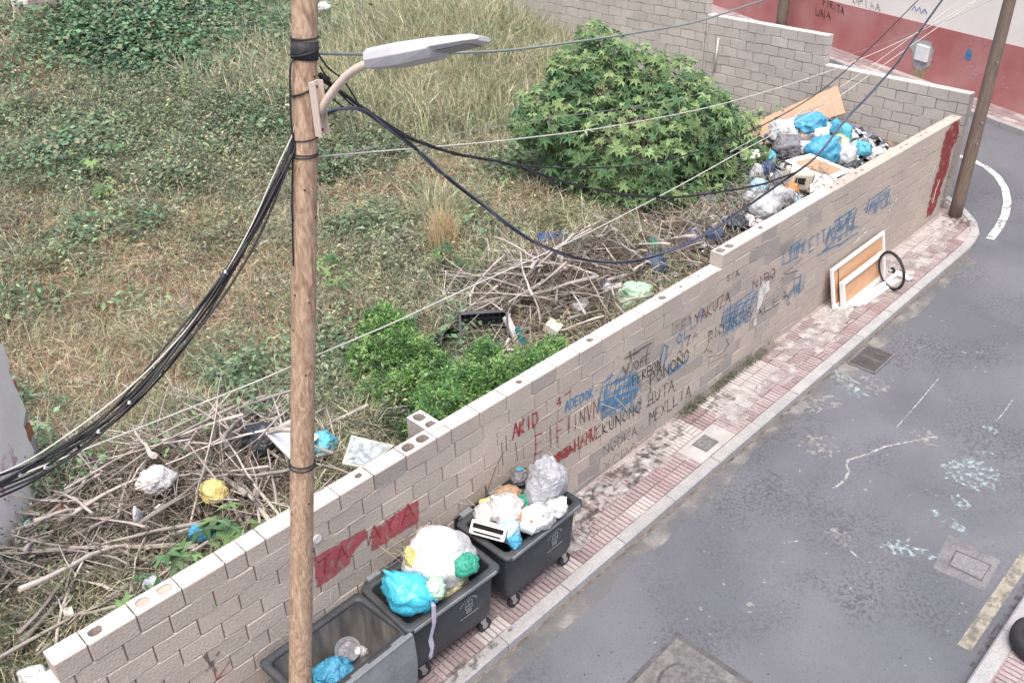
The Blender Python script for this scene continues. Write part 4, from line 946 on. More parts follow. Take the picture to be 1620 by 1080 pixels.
# creeper mass
S = scatter(6200, lambda x, y: np.clip(f_creep(x, y)**1.6*.9, 0, 1)); S[:, 2] += .25*vnoise(S[:, 0]*.7, S[:, 1]*.7, 4)*f_creep(S[:, 0], S[:, 1])
weed_plants(S, 16, .15, .75, .06, .12, .75, lambda S: coln(S, [((.085, .175, .10), lambda x, y, n: .6+0*x), ((.16, .28, .16), lambda x, y, n: .4+n), ((.28, .28, .19), lambda x, y, n: .25+0*x), (C_DG, lambda x, y, n: .4+0*x)]), 'creeper', 'dark green broad leaved creeper smothering the back of the lot', .35)
# green leafy weeds
S = scatter(8000, lambda x, y: np.clip((.10+f_green(x, y)*.9+.16*(vnoise(x*.6, y*.6, 31) > .6))*clear(x, y)*(1-.6*f_brown(x, y))*(1-.7*f_straw(x, y)), 0, 1))
weed_plants(S, 18, .2, .7, .035, .08, .42, lambda S: coln(S, [(C_DG, lambda x, y, n: .5+0*x), (C_MG, lambda x, y, n: .3+n), (C_GG, lambda x, y, n: .5*(1-n)), (C_PG, lambda x, y, n: .25+0*x)]), 'leafy_weeds', 'mixed green leafy weeds covering the lot', .14)
# bigger leaved weed clumps of another kind
S = scatter(2300, lambda x, y: np.clip(5*(vnoise(x*.75, y*.75, 61)-.62), 0, 1)*clear(x, y)*(1-.8*f_straw(x, y))*(1-.85*f_brown(x, y)))
weed_plants(S, 14, .2, .6, .07, .13, .5, lambda S: coln(S, [((.13, .22, .125), lambda x, y, n: .8+0*x), ((.24, .33, .19), lambda x, y, n: .3+n), ((.08, .13, .07), lambda x, y, n: .6+0*x)]), 'broad_weeds', 'clumps of broad leaved weeds among the grass', .22)
# grey green low cover near the wall
S = scatter(2600, lambda x, y: np.clip(np.exp(-((x-.6)/1.6)**2-((y-2.2)/2.0)**2)*1.0+np.exp(-((x-4.6)/1.2)**2-((y-2.0)/1.0)**2)*.9, 0, 1)*(1-.6*inheap(x, y, .8)))
weed_plants(S, 20, .06, .28, .025, .06, .4, lambda S: coln(S, [(C_GG, lambda x, y, n: 1+0*x), (C_DG, lambda x, y, n: .5*n), ((.30, .28, .23), lambda x, y, n: .6+0*x)]), 'low_weeds', 'low grey green weeds round the left brush heap', .12)
# green-yellow grass everywhere
S = scatter(19000, lambda x, y: np.clip((.75-.45*f_brown(x, y)-.5*f_creep(x, y)+.2*(vnoise(x*.5, y*.5, 41)-.5))*np.clip(3.2*(vnoise(x*1.3, y*1.3, 43)-.27), .12, 1)*clear(x, y)*(1-.75*f_straw(x, y)), 0, 1))
grass_tufts(S, 9, lambda S: rng.uniform(.18, .62, len(S)), lambda S: coln(S, [(C_PG, lambda x, y, n: .9+0*x), (C_MG, lambda x, y, n: .55*f_green(x, y)+.2), (C_ST, lambda x, y, n: .35+.8*f_straw(x, y)), (C_BR, lambda x, y, n: .15+.8*f_brown(x, y)), (C_GG, lambda x, y, n: .3*n)]), .011, 'wild_grass', 'pale green and yellow wild grass of the lot', (.2, 1.5), .12)
# tall straw
S = scatter(7000, lambda x, y: np.clip(f_straw(x, y)*1.2-.1, 0, 1)*clear(x, y), .9)
grass_tufts(S, 11, lambda S: rng.uniform(.45, 1.15, len(S)), lambda S: coln(S, [(C_ST, lambda x, y, n: .35+n), (C_PG, lambda x, y, n: 1.3*(1.2-n)), ((.42, .44, .29), lambda x, y, n: 1.0+0*x), (C_MG, lambda x, y, n: .3+0*x)]), .011, 'tall_straw_grass', 'tall pale straw grass along the back wall', (.05, .75), .20)
# dead brown tangle
S = scatter(9000, lambda x, y: np.clip(f_brown(x, y)*1.15-.08+.14*(vnoise(x*.9, y*.9, 51) > .58), 0, 1)*clear(x, y))
grass_tufts(S, 9, lambda S: rng.uniform(.12, .42, len(S)), lambda S: coln(S, [(C_BR, lambda x, y, n: 1+0*x), (C_OR, lambda x, y, n: .9*n), (C_ST, lambda x, y, n: .45+0*x), ((.24, .17, .14), lambda x, y, n: .5+0*x)]), .010, 'dead_brown_weeds', 'orange brown dead weeds tangled over the lot', (.4, 1.8), .16)
# ground litter of dry leaves
S = scatter(15000, lambda x, y: np.clip(.35+.5*f_brown(x, y)-.2*inheap(x, y, 1.1), 0, 1)); n = len(S)
az = rng.uniform(0, 2*PI, n); el = rng.uniform(-.3, .5, n); D = np.stack([np.cos(az)*np.cos(el), np.sin(az)*np.cos(el), np.sin(el)], -1); Nn = norm(np.stack([rng.normal(0, .4, n), rng.normal(0, .4, n), np.ones(n)], -1)); ln = rng.uniform(.04, .11, n)
cc = np.array([(.32, .25, .18), (.24, .18, .13), (.42, .37, .30), (.17, .13, .10)])[rng.integers(0, 4, n)]*(1+rng.uniform(-.2, .2, (n, 1)))
V, Fa, C_ = leaf_cards(S[:, :3]+np.array([0, 0, .03]), D, Nn, ln, ln*.6, cc); link('leaf_litter', np_mesh('leaf_litter', V, Fa, m_grass, C_), None, 'dry leaf litter scattered over the lot floor', None, None, 'stuff')
# weeds at the foot of the street wall
n = 270; xx = np.concatenate([rng.normal(8.7, .16, n//3), rng.normal(9.45, .30, n//3), rng.normal(10.3, .28, n//3)]); S = np.stack([xx, -.02-.09*rng.random(n), pz(xx), np.full(n, 11.)], -1)
weed_plants(S, 8, .03, .16, .02, .045, .45, lambda S: coln(S, [((.15, .165, .11), lambda x, y, n: 1+0*x), ((.22, .20, .16), lambda x, y, n: .8+0*x), (C_DG, lambda x, y, n: .3+0*x)]), 'wall_foot_weeds', 'dusty weeds growing where the wall meets the pavement', .05)

# ------------------------------------------------------------------ shrubs
def shrub(name, label, blobs, n, cols, lmin, lmax, asp, stems=5, group=None):
    base = np.mean([b_[0] for b_ in blobs], 0); gz_ = float(G(base[0], base[1])); root = empty(name, (base[0], base[1], gz_), label, 'shrub', group)
    tot = sum(b_[1]**2 for b_ in blobs); Vs = []; Fs = []; Cs = []; o = 0
    for c, r, sq in blobs:
        k = int(n*r*r/tot); nt_ = max(6, k//26)
        d = norm(rng.normal(0, 1, (nt_, 3))); d[:, 2] = np.abs(d[:, 2])*1.1-.35; tip = c+d*np.array([r, r, r*sq])*rng.uniform(.55, 1.05, (nt_, 1))
        # feathery sprigs: leaves along a short shoot
        kk = 26; t = rng.random((nt_, kk)); sd_ = norm(d+np.array([0, 0, .8])); L_ = rng.uniform(.10, .24, nt_)
        P = tip[:, None, :]-sd_[:, None, :]*(L_[:, None]*(1-t))[:, :, None]+rng.normal(0, .022, (nt_, kk, 3)); P = P.reshape(-1, 3)
        D = norm(np.repeat(sd_, kk, 0)*.7+rng.normal(0, .6, (nt_*kk, 3))); Nn = norm(rng.normal(0, .5, (nt_*kk, 3))+np.array([0, 0, 1.])); ln = rng.uniform(lmin, lmax, nt_*kk)
        pal = np.array(cols)[rng.integers(0, len(cols), nt_)]*(1+rng.uniform(-.25, .25, (nt_, 1))); cl = np.repeat(pal, kk, 0)*(1+rng.uniform(-.2, .2, (nt_*kk, 1)))
        ok = P[:, 2] > G(P[:, 0], P[:, 1])-.02
        V, Fa, C_ = leaf_cards(P[ok], D[ok], Nn[ok], ln[ok], ln[ok]*asp, cl[ok]); Vs.append(V); Fs.append(Fa+o); Cs.append(C_); o += len(V)
    link('foliage', np_mesh('foliage', np.concatenate(Vs), np.concatenate(Fs), m_leaf, np.concatenate(Cs)), root, kind='stuff')
    for c, r, sq in blobs[:stems]:
        MB().tube([(base[0]+random.uniform(-.1, .1), base[1]+random.uniform(-.1, .1), gz_-.05), ((base[0]+c[0])/2, (base[1]+c[1])/2, (gz_+c[2])/2-.05), (c[0], c[1], c[2])], [.02, .014, .006], 6).build('stem', m_twigd, root)
    return root
def pb_(px, py, z, r, sq=.9): return (np.array(on_z(px, py, z)), r, sq)
GRN = [(.15, .31, .09), (.21, .39, .125), (.09, .20, .065), (.29, .44, .16)]
shrub('green_shrub', 'bright green feathery shrub left of the broken black crate', [pb_(608, 512, 1.5, .42), pb_(592, 565, 1.35, .45), pb_(640, 550, 1.4, .45), pb_(650, 610, 1.25, .45), pb_(605, 625, 1.15, .42), pb_(682, 580, 1.25, .35)], 30000, GRN+[(.08, .14, .06)], .035, .07, .36)
shrub('green_shrub', 'low bright green shrub spreading along the back of the wall below the crate', [pb_(700, 640, 1.35, .42), pb_(745, 610, 1.35, .42), pb_(790, 595, 1.4, .40), pb_(840, 575, 1.4, .36), pb_(875, 553, 1.45, .28), pb_(770, 560, 1.3, .30), pb_(720, 600, 1.25, .35), pb_(680, 670, 1.3, .34)], 34000, GRN+[(.10, .22, .11)], .035, .07, .36)
shrub('dark_shrub', 'dull dark green shrub between the feathery shrub and the wall', [pb_(620, 665, 1.1, .32), pb_(575, 665, 1.0, .28), pb_(650, 680, 1.2, .28)], 9000, [(.06, .11, .05), (.09, .13, .06), (.10, .12, .08)], .02, .045, .4, 3)

# ------------------------------------------------------------------ castor bushes
def castor_leaf(name, seed, material):
    r = random.Random(seed); lobes = 7; out = []
    for k in range(lobes):
        a = math.radians(-140+280*k/(lobes-1)); R = (1.0-.32*abs(k-(lobes-1)/2)/(lobes/2))*r.uniform(.9, 1.08)
        out.append((math.cos(a)*R*.5, math.sin(a)*R*.5, -.10*R))
        if k < lobes-1:
            a2 = math.radians(-140+280*(k+.5)/(lobes-1)); out.append((math.cos(a2)*.21, math.sin(a2)*.21, .03))
    vs = [(0, 0, 0)]+out; fs = [(0, i, i+1) for i in range(1, len(out))]
    mb = MB().add(vs, fs); mb.tube([(0, 0, 0), (-.14, 0, -.10), (-.26, 0, -.26)], .010, 3, False)
    me = mb.mesh(name); me.materials.append(material); return me
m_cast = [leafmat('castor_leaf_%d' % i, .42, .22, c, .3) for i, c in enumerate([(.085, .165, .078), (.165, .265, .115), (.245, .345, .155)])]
CL = [[castor_leaf('leaf', 10*i+j, m_cast[i]) for j in range(3)] for i in range(3)]
def orient(nrm, spin):
    q = Vector(nrm).to_track_quat('Z', 'X'); return (q.to_matrix() @ Euler((0, 0, spin)).to_matrix()).to_euler()
Bc = np.array([12.7, 4.1])
def on_bush(px, py, dd=0): d = np.array([FF[0], FF[1]]); d = d/np.linalg.norm(d); c = Bc+d*dd; return np.array(on_vert(px, py, c, c+np.array([-d[1], d[0]])))
LOB = [(1000, 235, 1.45, 0), (885, 185, .80, .3), (1075, 200, 1.15, .2), (1145, 250, .80, .0), (1125, 300, .70, -.3), (960, 130, .75, .5), (945, 60, .38, .7), (1000, 300, .95, -.5), (1060, 140, .75, .5), (905, 250, .6, .2), (1060, 310, .80, -.6), (1165, 205, .45, .2), (960, 285, .7, -.3), (850, 165, .45, .4), (1020, 110, .55, .6), (920, 110, .6, .5), (970, 85, .5, .6), (905, 140, .6, .4), (1110, 170, .6, .3), (840, 200, .45, .3), (1175, 300, .45, -.1)]
lobw = [(on_bush(a, c, dd), r) for a, c, r, dd in LOB]
cast = empty('castor_bush', (Bc[0], Bc[1], float(G(*Bc))), 'big castor bush with star shaped leaves beside the rubbish heap', 'bush')
cand = []
for c, r in lobw:
    k = int(540*r*r)
    for i in range(k):
        d = norm(rng.normal(0, 1, 3)); rad_ = r*(rng.random()**.35); p = c+d*rad_*np.array([1, 1, .85])
        if p[2] < float(G(p[0], p[1]))+.15 or p[0] > 17.1: continue
        if any(np.linalg.norm(p-c2) < r2*.55 for c2, r2 in lobw): continue
        nrm = norm(d*.55+np.array([-.3, -.3, .85])+rng.normal(0, .33, 3)); cand.append((p, nrm, d))
cand.sort(key=lambda q: float((q[0]-CAM)@FF))
Vs, Fs, o = [], [], 0; outer = MB()
print('castor leaves', len(cand))
vis = 0
rest = [MB(), MB(), MB()]
order = sorted(range(len(cand)), key=lambda i: float(-(cand[i][2]@(-FF))-.4*cand[i][2][2]))
front = set(order[:298])
for i, (p, nrm, d) in enumerate(cand):
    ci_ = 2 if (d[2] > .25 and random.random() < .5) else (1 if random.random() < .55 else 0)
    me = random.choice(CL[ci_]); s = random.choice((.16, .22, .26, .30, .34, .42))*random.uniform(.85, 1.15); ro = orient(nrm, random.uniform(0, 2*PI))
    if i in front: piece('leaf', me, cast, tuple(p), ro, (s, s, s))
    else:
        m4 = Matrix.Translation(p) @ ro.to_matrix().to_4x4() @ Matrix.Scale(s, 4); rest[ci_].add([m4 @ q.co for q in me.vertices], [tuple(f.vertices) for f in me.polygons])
for ci_ in range(3):
    if rest[ci_].v: rest[ci_].build('crown', m_cast[ci_], cast, kind='stuff', fix=False)
for c, r in lobw:
    b0 = Vector((Bc[0]+random.uniform(-.35, .35), Bc[1]+random.uniform(-.35, .35), float(G(*Bc))-.05)); c = Vector(c)
    MB().tube(smooth_path([b0, b0.lerp(c, .4)+Vector((0, 0, .25)), c]), [.045-.035*k/12 for k in range(13)], 6).build('stem', mat('castor_stem', (.15, .13, .09), .7, .2, 6, 30, .2, .3), cast)
def small_castor(px, py, nl, size, label, z=None, h=.5):
    p = hit(px, py) if z is None else on_z(px, py, z); g_ = float(G(p[0], p[1])); root = empty('castor_seedling', (p[0], p[1], g_), label, 'plant')
    tp = max(g_+h, p[2])
    for k in range(nl):
        a = 2*PI*k/nl+random.uniform(-.3, .3); r = size*random.uniform(.4, 1.0); q = Vector((p[0]+math.cos(a)*r, p[1]+math.sin(a)*r, tp+random.uniform(-.15, .12)))
        s = size*random.uniform(.9, 1.5); piece('leaf', random.choice(CL[random.randrange(3)]), root, q, orient((math.cos(a)*.5, math.sin(a)*.5-.2, .8), random.uniform(0, 6)), (s, s, s))
    MB().tube([(p[0], p[1], g_-.03), (p[0], p[1], tp)], [.014, .008], 5).build('stem', m_twigd, root)
small_castor(340, 862, 7, .36, 'castor seedling under the blue cloth behind the wall', 1.95)
small_castor(292, 893, 7, .36, 'castor seedling beside the translucent tub behind the wall', 1.95)
small_castor(375, 838, 6, .30, 'upright castor seedling nearest the timber pole', 1.95)
small_castor(222, 938, 5, .28, 'small castor seedling below the translucent tub', 1.9)
small_castor(525, 455, 8, .22, 'leafy castor seedling just right of the timber pole'); small_castor(545, 480, 7, .2, 'lower castor seedling right of the timber pole')
small_castor(705, 440, 7, .2, 'pale castor seedling above the feathery shrub'); small_castor(735, 455, 5, .18, 'drooping castor seedling beside the branch heap')
small_castor(172, 335, 9, .26, 'castor seedling among yellow weeds at the left'); small_castor(160, 300, 8, .26, 'castor seedling at the edge of the green weeds')
small_castor(810, 310, 6, .2, 'castor seedling left of the big castor bush')
# dry straw clump
dp = hit(705, 415); S = np.tile(np.array([dp[0], dp[1], dp[2], 14.]), (60, 1)); S[:, :2] += rng.normal(0, .10, (60, 2))
n = 420; P = np.tile(np.array(dp), (n, 1)); P[:, :2] += rng.normal(0, .09, (n, 2)); V, Fa, C_ = blades(P, rng.uniform(.6, 1.25, n), rng.uniform(.05, .35, n), rng.uniform(0, 2*PI, n), np.full(n, .014), jitter((.62, .50, .31), n, .25))
sc_ = link('straw_clump', np_mesh('straw_clump', V, Fa, m_grass, C_), None, 'upright clump of golden straw above the branch heap', 'plant')

# ------------------------------------------------------------------ brush heaps
def branch_mesh(seed, sides=5):
    r = random.Random(seed); n = 8; P = [Vector((0, 0, 0))]; d = Vector((1, 0, 0)); mb = MB()
    for k in range(n): d = (d+Vector((0, r.uniform(-.22, .22), r.uniform(-.16, .16)))).normalized(); P.append(P[-1]+d/n)
    c = sum(P, Vector())/len(P); P = [p-c for p in P]; r0 = r.uniform(.011, .02)
    mb.tube(P, [r0*(1-.65*k/n)*r.uniform(.9, 1.15) for k in range(n+1)], sides)
    for k in range(r.randrange(1, 4)):
        i = r.randrange(2, 7); q = P[i]; dd = Vector((r.uniform(.4, 1), r.uniform(-1, 1), r.uniform(-.4, .5))).normalized(); l = r.uniform(.15, .4)
        mb.tube([q, q+dd*l*.5+Vector((0, 0, r.uniform(-.03, .03))), q+dd*l], [r0*.5, r0*.38, r0*.2], 4)
    me = mb.mesh('branch'); me.materials.append(m_twig); return me
BRM = [branch_mesh(i) for i in range(16)]
def heap(cx, cy, rx, ry, n, label, group, lmin, lmax, thick, nt, ang0=None, tl=''):
    for k in range(n):
        a = random.uniform(0, 2*PI); q = math.sqrt(random.random()); x = cx+math.cos(a)*q*rx; y = cy+math.sin(a)*q*ry
        y = max(y, .42); z = float(G(x, y))+thick*(1-q*q)*random.random()+.05
        L_ = random.uniform(lmin, lmax); az = random.uniform(0, PI) if ang0 is None else random.gauss(ang0, .75); pt = random.gauss(0, .22)
        if y-abs(math.sin(az))*L_/2 < .25: az = random.gauss(0, .25)
        o = piece('branch', random.choice(BRM), None, (x, y, z), Euler((random.uniform(0, 6), pt, az), 'XYZ'), (L_, random.uniform(.8, 1.75), random.uniform(.8, 1.75)))
        tag(o, label, 'branch', group)
    mb = MB()
    for k in range(nt):
        a = random.uniform(0, 2*PI); q = math.sqrt(random.random())*1.1; x = cx+math.cos(a)*q*rx; y = max(.35, cy+math.sin(a)*q*ry); z = float(G(x, y))+thick*.9*max(0, 1-q*q)*random.random()+.02
        L_ = random.uniform(.18, .7); az = random.uniform(0, 2*PI); el = random.gauss(0, .35); d = Vector((math.cos(az)*math.cos(el), math.sin(az)*math.cos(el), math.sin(el))); p = Vector((x, y, z))
        if (p+d*L_/2).y < .24 or (p-d*L_/2).y < .24: continue
        r = random.uniform(.003, .008); b_ = Vector((random.uniform(-1, 1), random.uniform(-1, 1), random.uniform(-.5, .5)))*L_*.08
        mb.tube([p-d*L_/2, p+b_, p+d*L_/2], [r, r*.8, r*.4], 4, False)
    mb.build('twigs', m_twigd, None, tl, None, None, 'stuff', fix=False)
heap(2.15, 2.15, 2.15, 1.65, 165, 'bleached dry branch in the brush heap behind the refuse containers', 'branches of the left brush heap', .9, 2.3, .42, 2900, tl='fine dry twigs filling the brush heap behind the refuse containers')
heap(8.75, 2.4, 2.55, 1.3, 133, 'bleached dry branch in the brush heap beside the black crate', 'branches of the middle brush heap', .9, 2.3, .42, 2600, tl='fine dry twigs filling the brush heap beside the black crate')
mb = MB()
for k in range(700):
    x = random.gauss(11.7, .75); y = max(.5, random.gauss(1.9, .6)); L_ = random.uniform(.2, .8); az = random.uniform(0, PI); el = random.gauss(.05, .3); d = Vector((math.cos(az)*math.cos(el), math.sin(az)*math.cos(el), math.sin(el))); p = Vector((x, y, float(G(x, y))+random.uniform(.02, .25)))
    if (p-d*L_/2).y < .3 or (p+d*L_/2).y < .3: continue
    r = random.uniform(.003, .009); mb.tube([p-d*L_/2, p+Vector((0, 0, random.uniform(-.03, .05))), p+d*L_/2], [r, r*.8, r*.5], 4, False)
mb.build('twigs', m_twigd, None, 'brown brushwood under the right side of the castor bush', None, None, 'stuff', fix=False)
mb = MB()
for k in range(380):
    x = random.gauss(13.2, 1.3); y = max(.5, random.gauss(1.7, .6)); x = min(x, 16.8); L_ = random.uniform(.4, 1.3); az = random.gauss(.9, .6); el = random.gauss(.15, .3); d = Vector((math.cos(az)*math.cos(el), math.sin(az)*math.cos(el), math.sin(el))); p = Vector((x, y, float(G(x, y))+random.uniform(.05, .3)))
    if (p-d*L_/2).y < .3 or (p+d*L_/2).x > 17.1: continue
    r = random.uniform(.004, .010); mb.tube([p-d*L_/2, p+Vector((0, 0, .03)), p+d*L_/2], [r, r*.8, r*.5], 4, False)
mb.build('twigs', m_twig, None, 'dry sticks strewn through the rubbish heap in the corner', None, None, 'stuff', fix=False)

# ------------------------------------------------------------------ refuse containers
def rrect(hx, hy, z, r=.06, n=5, cx=0, cy=0):
    P = []
    for (sx, sy, a0) in ((1, 1, 0), (-1, 1, PI/2), (-1, -1, PI), (1, -1, 1.5*PI)):
        for k in range(n):
            a = a0+PI/2*k/(n-1); P.append((cx+sx*(hx-r)+math.cos(a)*r, cy+sy*(hy-r)+math.sin(a)*r, z))
    return P
def container(loc, rz, label, lidfront=False, stained=False):
    root = empty('refuse_container', loc, label, 'refuse container', 'refuse containers along the wall', rz)
    root.rotation_euler = (0, -SL, rz); M4 = wm(root)
    def T(mb): mb.v = [tuple(M4 @ Vector(v)) for v in mb.v]; return mb
    W, D, z0, z1 = 1.18, .78, .22, 1.0
    mb = MB(); mb.rings([rrect(W/2-.10, D/2-.13, z0, .05), rrect(W/2-.06, D/2-.10, z0+.10), rrect(W/2-.03, D/2-.045, z1-.05), rrect(W/2-.03, D/2-.045, z1-.001)], True, True, False, True)
    mb.rings([rrect(W/2-.05, D/2-.065, z1-.001), rrect(W/2-.08, D/2-.12, z0+.10), rrect(W/2-.13, D/2-.16, z0+.03, .05)], True, False, True, True)
    body = T(mb).build('body', m_binst if stained else m_bin, root)
    mb = MB(); mb.rings([rrect(W/2-.028, D/2-.043, z1-.05), rrect(W/2+.018, D/2+.018, z1-.045), rrect(W/2+.022, D/2+.022, z1-.004), rrect(W/2+.008, D/2+.008, z1+.012), rrect(W/2-.045, D/2-.058, z1+.012), rrect(W/2-.056, D/2-.07, z1-.012), rrect(W/2-.052, D/2-.066, z1-.04)], True, False, False, True)
    T(mb).build('rim', m_bin, root)
    back = 1
    # hinge lugs and bar at the back
    for hx, wd in ((-.42, .16), (.05, .2), (.44, .16)):
        T(MB().box((hx, D/2+.035, z1+.022), (wd, .075, .05))).build('hinge_lug', m_bing, root, bevel=.008)
    T(MB().tube([(-.54, D/2+.03, z1+.005), (.54, D/2+.03, z1+.005)], .016, 10)).build('hinge_bar', m_bin, root)
    # lid hanging open on the hinge side
    mb = MB(); n = 6; rr = []
    for k in range(n+1):
        t = k/n; yy = D/2+.055+.035*math.sin(t*PI); zz = z1+.03-.72*t; hw = .57-(.05*max(0, t-.85)/.15); rr.append([(-hw, yy, zz), (hw, yy, zz), (hw, yy+.02, zz), (-hw, yy+.02, zz)])
    mb.rings(rr, True, True, True)
    lid = T(mb).build('lid', m_bing if lidfront else m_bin, root, bevel=.012)
    if lidfront: T(MB().box((0, D/2+.055, z1+.045), (1.12, .05, .03))).build('lip', m_bing, root, bevel=.008)
    # front ledge
    T(MB().box((0, -D/2-.012, z1-.02), (W-.1, .032, .045))).build('ledge', m_bing, root, bevel=.008)
    for sx in (-1, 1):
        T(MB().tube([(sx*(W/2-.01), -.12, .78), (sx*(W/2+.045), -.12, .80), (sx*(W/2+.045), .12, .80), (sx*(W/2-.01), .12, .78)], .014, 8)).build('handle', m_bin, root)
        for sy in (-1, 1):
            cx, cy = sx*(W/2-.17), sy*(D/2-.17)
            wh = T(MB().tube([(cx+.035, cy-.022, .085), (cx+.035, cy+.022, .085)], .085, 20)).build('wheel', m_rubber, root)
            T(MB().tube([(cx+.035, cy-.028, .085), (cx+.035, cy+.028, .085)], .038, 14)).build('hub', m_metal, wh)
            T(MB().rings([[(cx-.045, cy-.04, .235), (cx+.045, cy-.04, .235), (cx+.045, cy+.04, .235), (cx-.045, cy+.04, .235)], [(cx-.03, cy-.036, .19), (cx+.04, cy-.036, .19), (cx+.04, cy+.036, .19), (cx-.03, cy+.036, .19)], [(cx+.02, cy-.032, .08), (cx+.05, cy-.032, .08), (cx+.05, cy+.032, .08), (cx+.02, cy+.032, .08)]], True, True, True)).build('fork', m_metal, wh)
    if not lidfront:                     # printed town emblem: arch of letters, shield, underline
        def fp(u, z): t = (z-z0-.1)/(z1-.05-z0-.1); return Vector((u, -(D/2-.10)-(.055)*t-.004, z))
        bars = []
        for k in range(11):
            a = math.radians(160-140*k/10); bars.append((fp(.20+.10*math.cos(a), .69+.10*math.sin(a)), fp(.20+.125*math.cos(a), .69+.125*math.sin(a)), .011))
        for (a, c) in (((.155, .75), (.245, .75)), ((.155, .75), (.155, .64)), ((.245, .75), (.245, .64)), ((.155, .64), (.245, .64)), ((.155, .69), (.245, .69)), ((.20, .75), (.20, .58)), ((.165, .61), (.235, .61)), ((.165, .58), (.235, .58)), ((.17, .61), (.17, .58)), ((.23, .61), (.23, .58)), ((.08, .535), (.33, .535)), ((.18, .77), (.22, .79))): bars.append((fp(*a), fp(*c), .009))
        mb = MB(); nn = Vector((0, -1, .07)).normalized()
        for i, (a, c, wd) in enumerate(bars):
            t = (c-a).normalized(); s = t.cross(nn)*wd/2; o_ = nn*.0002*i; mb.add([a-s+o_, a+s+o_, c+s+o_, c-s+o_], [(0, 1, 2, 3)])
        T(mb).build('emblem', m_emblem, root, 'pale printed town crest with lettering arch', kind='stuff', fix=False)
    return root
c3 = container((4.80, -.475, pz(4.8)), math.radians(0), 'dark grey wheeled refuse container heaped with mixed rubbish beside the graffiti')
c2 = container((3.51, -.455, pz(3.51)), math.radians(-2.5), 'dark grey wheeled refuse container holding the big white bag')
c1 = container((2.255, -.445, pz(2.25)), math.radians(183), 'dark grey wheeled refuse container with lid hanging over its front', True, True)

# ------------------------------------------------------------------ bags and props
def bagmat(name, c, rough=.38, trans=0., var=.12): return mat('bag_'+name, c, rough, var, 7, 22, .35, .5, trans=trans, fbump=7.)
BAG = {'bigwhite': mat('bag_big_white', (.62, .62, .62), .4, .08, 4, 14, .25, .5, fbump=4.0), 'bigcyan': mat('bag_big_cyan', (.06, .44, .60), .35, .12, 4, 14, .25, .5, fbump=3.2), 'blue': bagmat('blue', (.07, .32, .50)), 'cyan': bagmat('cyan', (.10, .41, .54)), 'white': bagmat('white', (.60, .60, .605)), 'grey': bagmat('grey', (.42, .43, .46), .35), 'clear': bagmat('clear', (.55, .57, .60), .3, .15), 'black': bagmat('black', (.035, .04, .05), .3), 'dgrey': bagmat('dark_grey', (.17, .17, .19), .35), 'yellow': bagmat('yellow', (.68, .58, .22)), 'mint': bagmat('mint', (.42, .62, .47), .4), 'green': bagmat('green', (.04, .32, .22)), 'purple': bagmat('purple', (.20, .17, .26)), 'lblue': bagmat('pale_blue', (.38, .58, .74)), 'olive': bagmat('olive', (.36, .35, .20)), 'brown': bagmat('brown', (.36, .24, .16), .8), 'orange': bagmat('orange', (.60, .25, .09)), 'navy': bagmat('navy', (.05, .08, .15), .4)}
BAGM = {}
def bag_geo(seed, crump=.16, knot=True, sub=4):
    bm = bmesh.new(); bmesh.ops.create_icosphere(bm, subdivisions=sub, radius=1.0); off = Vector((seed*7.3, seed*3.1, seed*1.7))
    kd = Vector((math.cos(seed*2.4)*.55, math.sin(seed*2.4)*.55, .8)).normalized()
    for v in bm.verts:
        p = v.co.copy(); n1 = noise.noise(p*1.3+off)*.28; n2 = 1-abs(noise.noise(p*2.6+off*1.3))*2; n3 = 1-abs(noise.noise(p*5.5+off*.7))*2
        n4 = 1-abs(noise.noise(Vector((p.x*11, p.y*11, p.z*6))+off*.4))*2; f = 1+n1+crump*(n2*.55+n3*.38+n4*.20-.42)
        if knot:
            a = p.dot(kd)
            if a > .80: k = (a-.80)/.20; pl = p-kd*a; ang = math.atan2(pl.cross(kd).length, 1); p = kd*(a+.35*k)+pl*(1-.65*k); f *= 1+.06*math.sin(10*math.atan2(pl.y, pl.x))
        p = p*f
        if p.z < -.55: p.z = -.55+(p.z+.55)*.25
        v.co = p
    me = bpy.data.meshes.new('bag'); bm.to_mesh(me); bm.free(); me.polygons.foreach_set('use_smooth', [True]*len(me.polygons)); return me
sd_ = [0]
def bag(px, py, w, h, colour, label, name='rubbish_bag', cat='bag', group=None, pos=None, lift=None, crump=.24, knot=True, depth=None, parent=None, rot=None):
    sd_[0] += 1
    p = np.array(pos) if pos is not None else hit(px, py, (h*.30)/85 if lift is None else lift)
    d = float((p-CAM)@FF); hw, hh = w*d/F/2, h*d/F/2/.88
    me = bag_geo(sd_[0], crump, knot); me.materials.append(BAG[colour])
    o = bpy.data.objects.new(name, me); COL.objects.link(o); o.location = p; o.scale = (hw, (depth or (hw*.55+hh*.45)), hh); o.rotation_euler = rot or (random.uniform(-.15, .15), random.uniform(-.15, .15), math.radians(-45)+random.uniform(-.3, .3))
    return tag(o, label, cat, group)
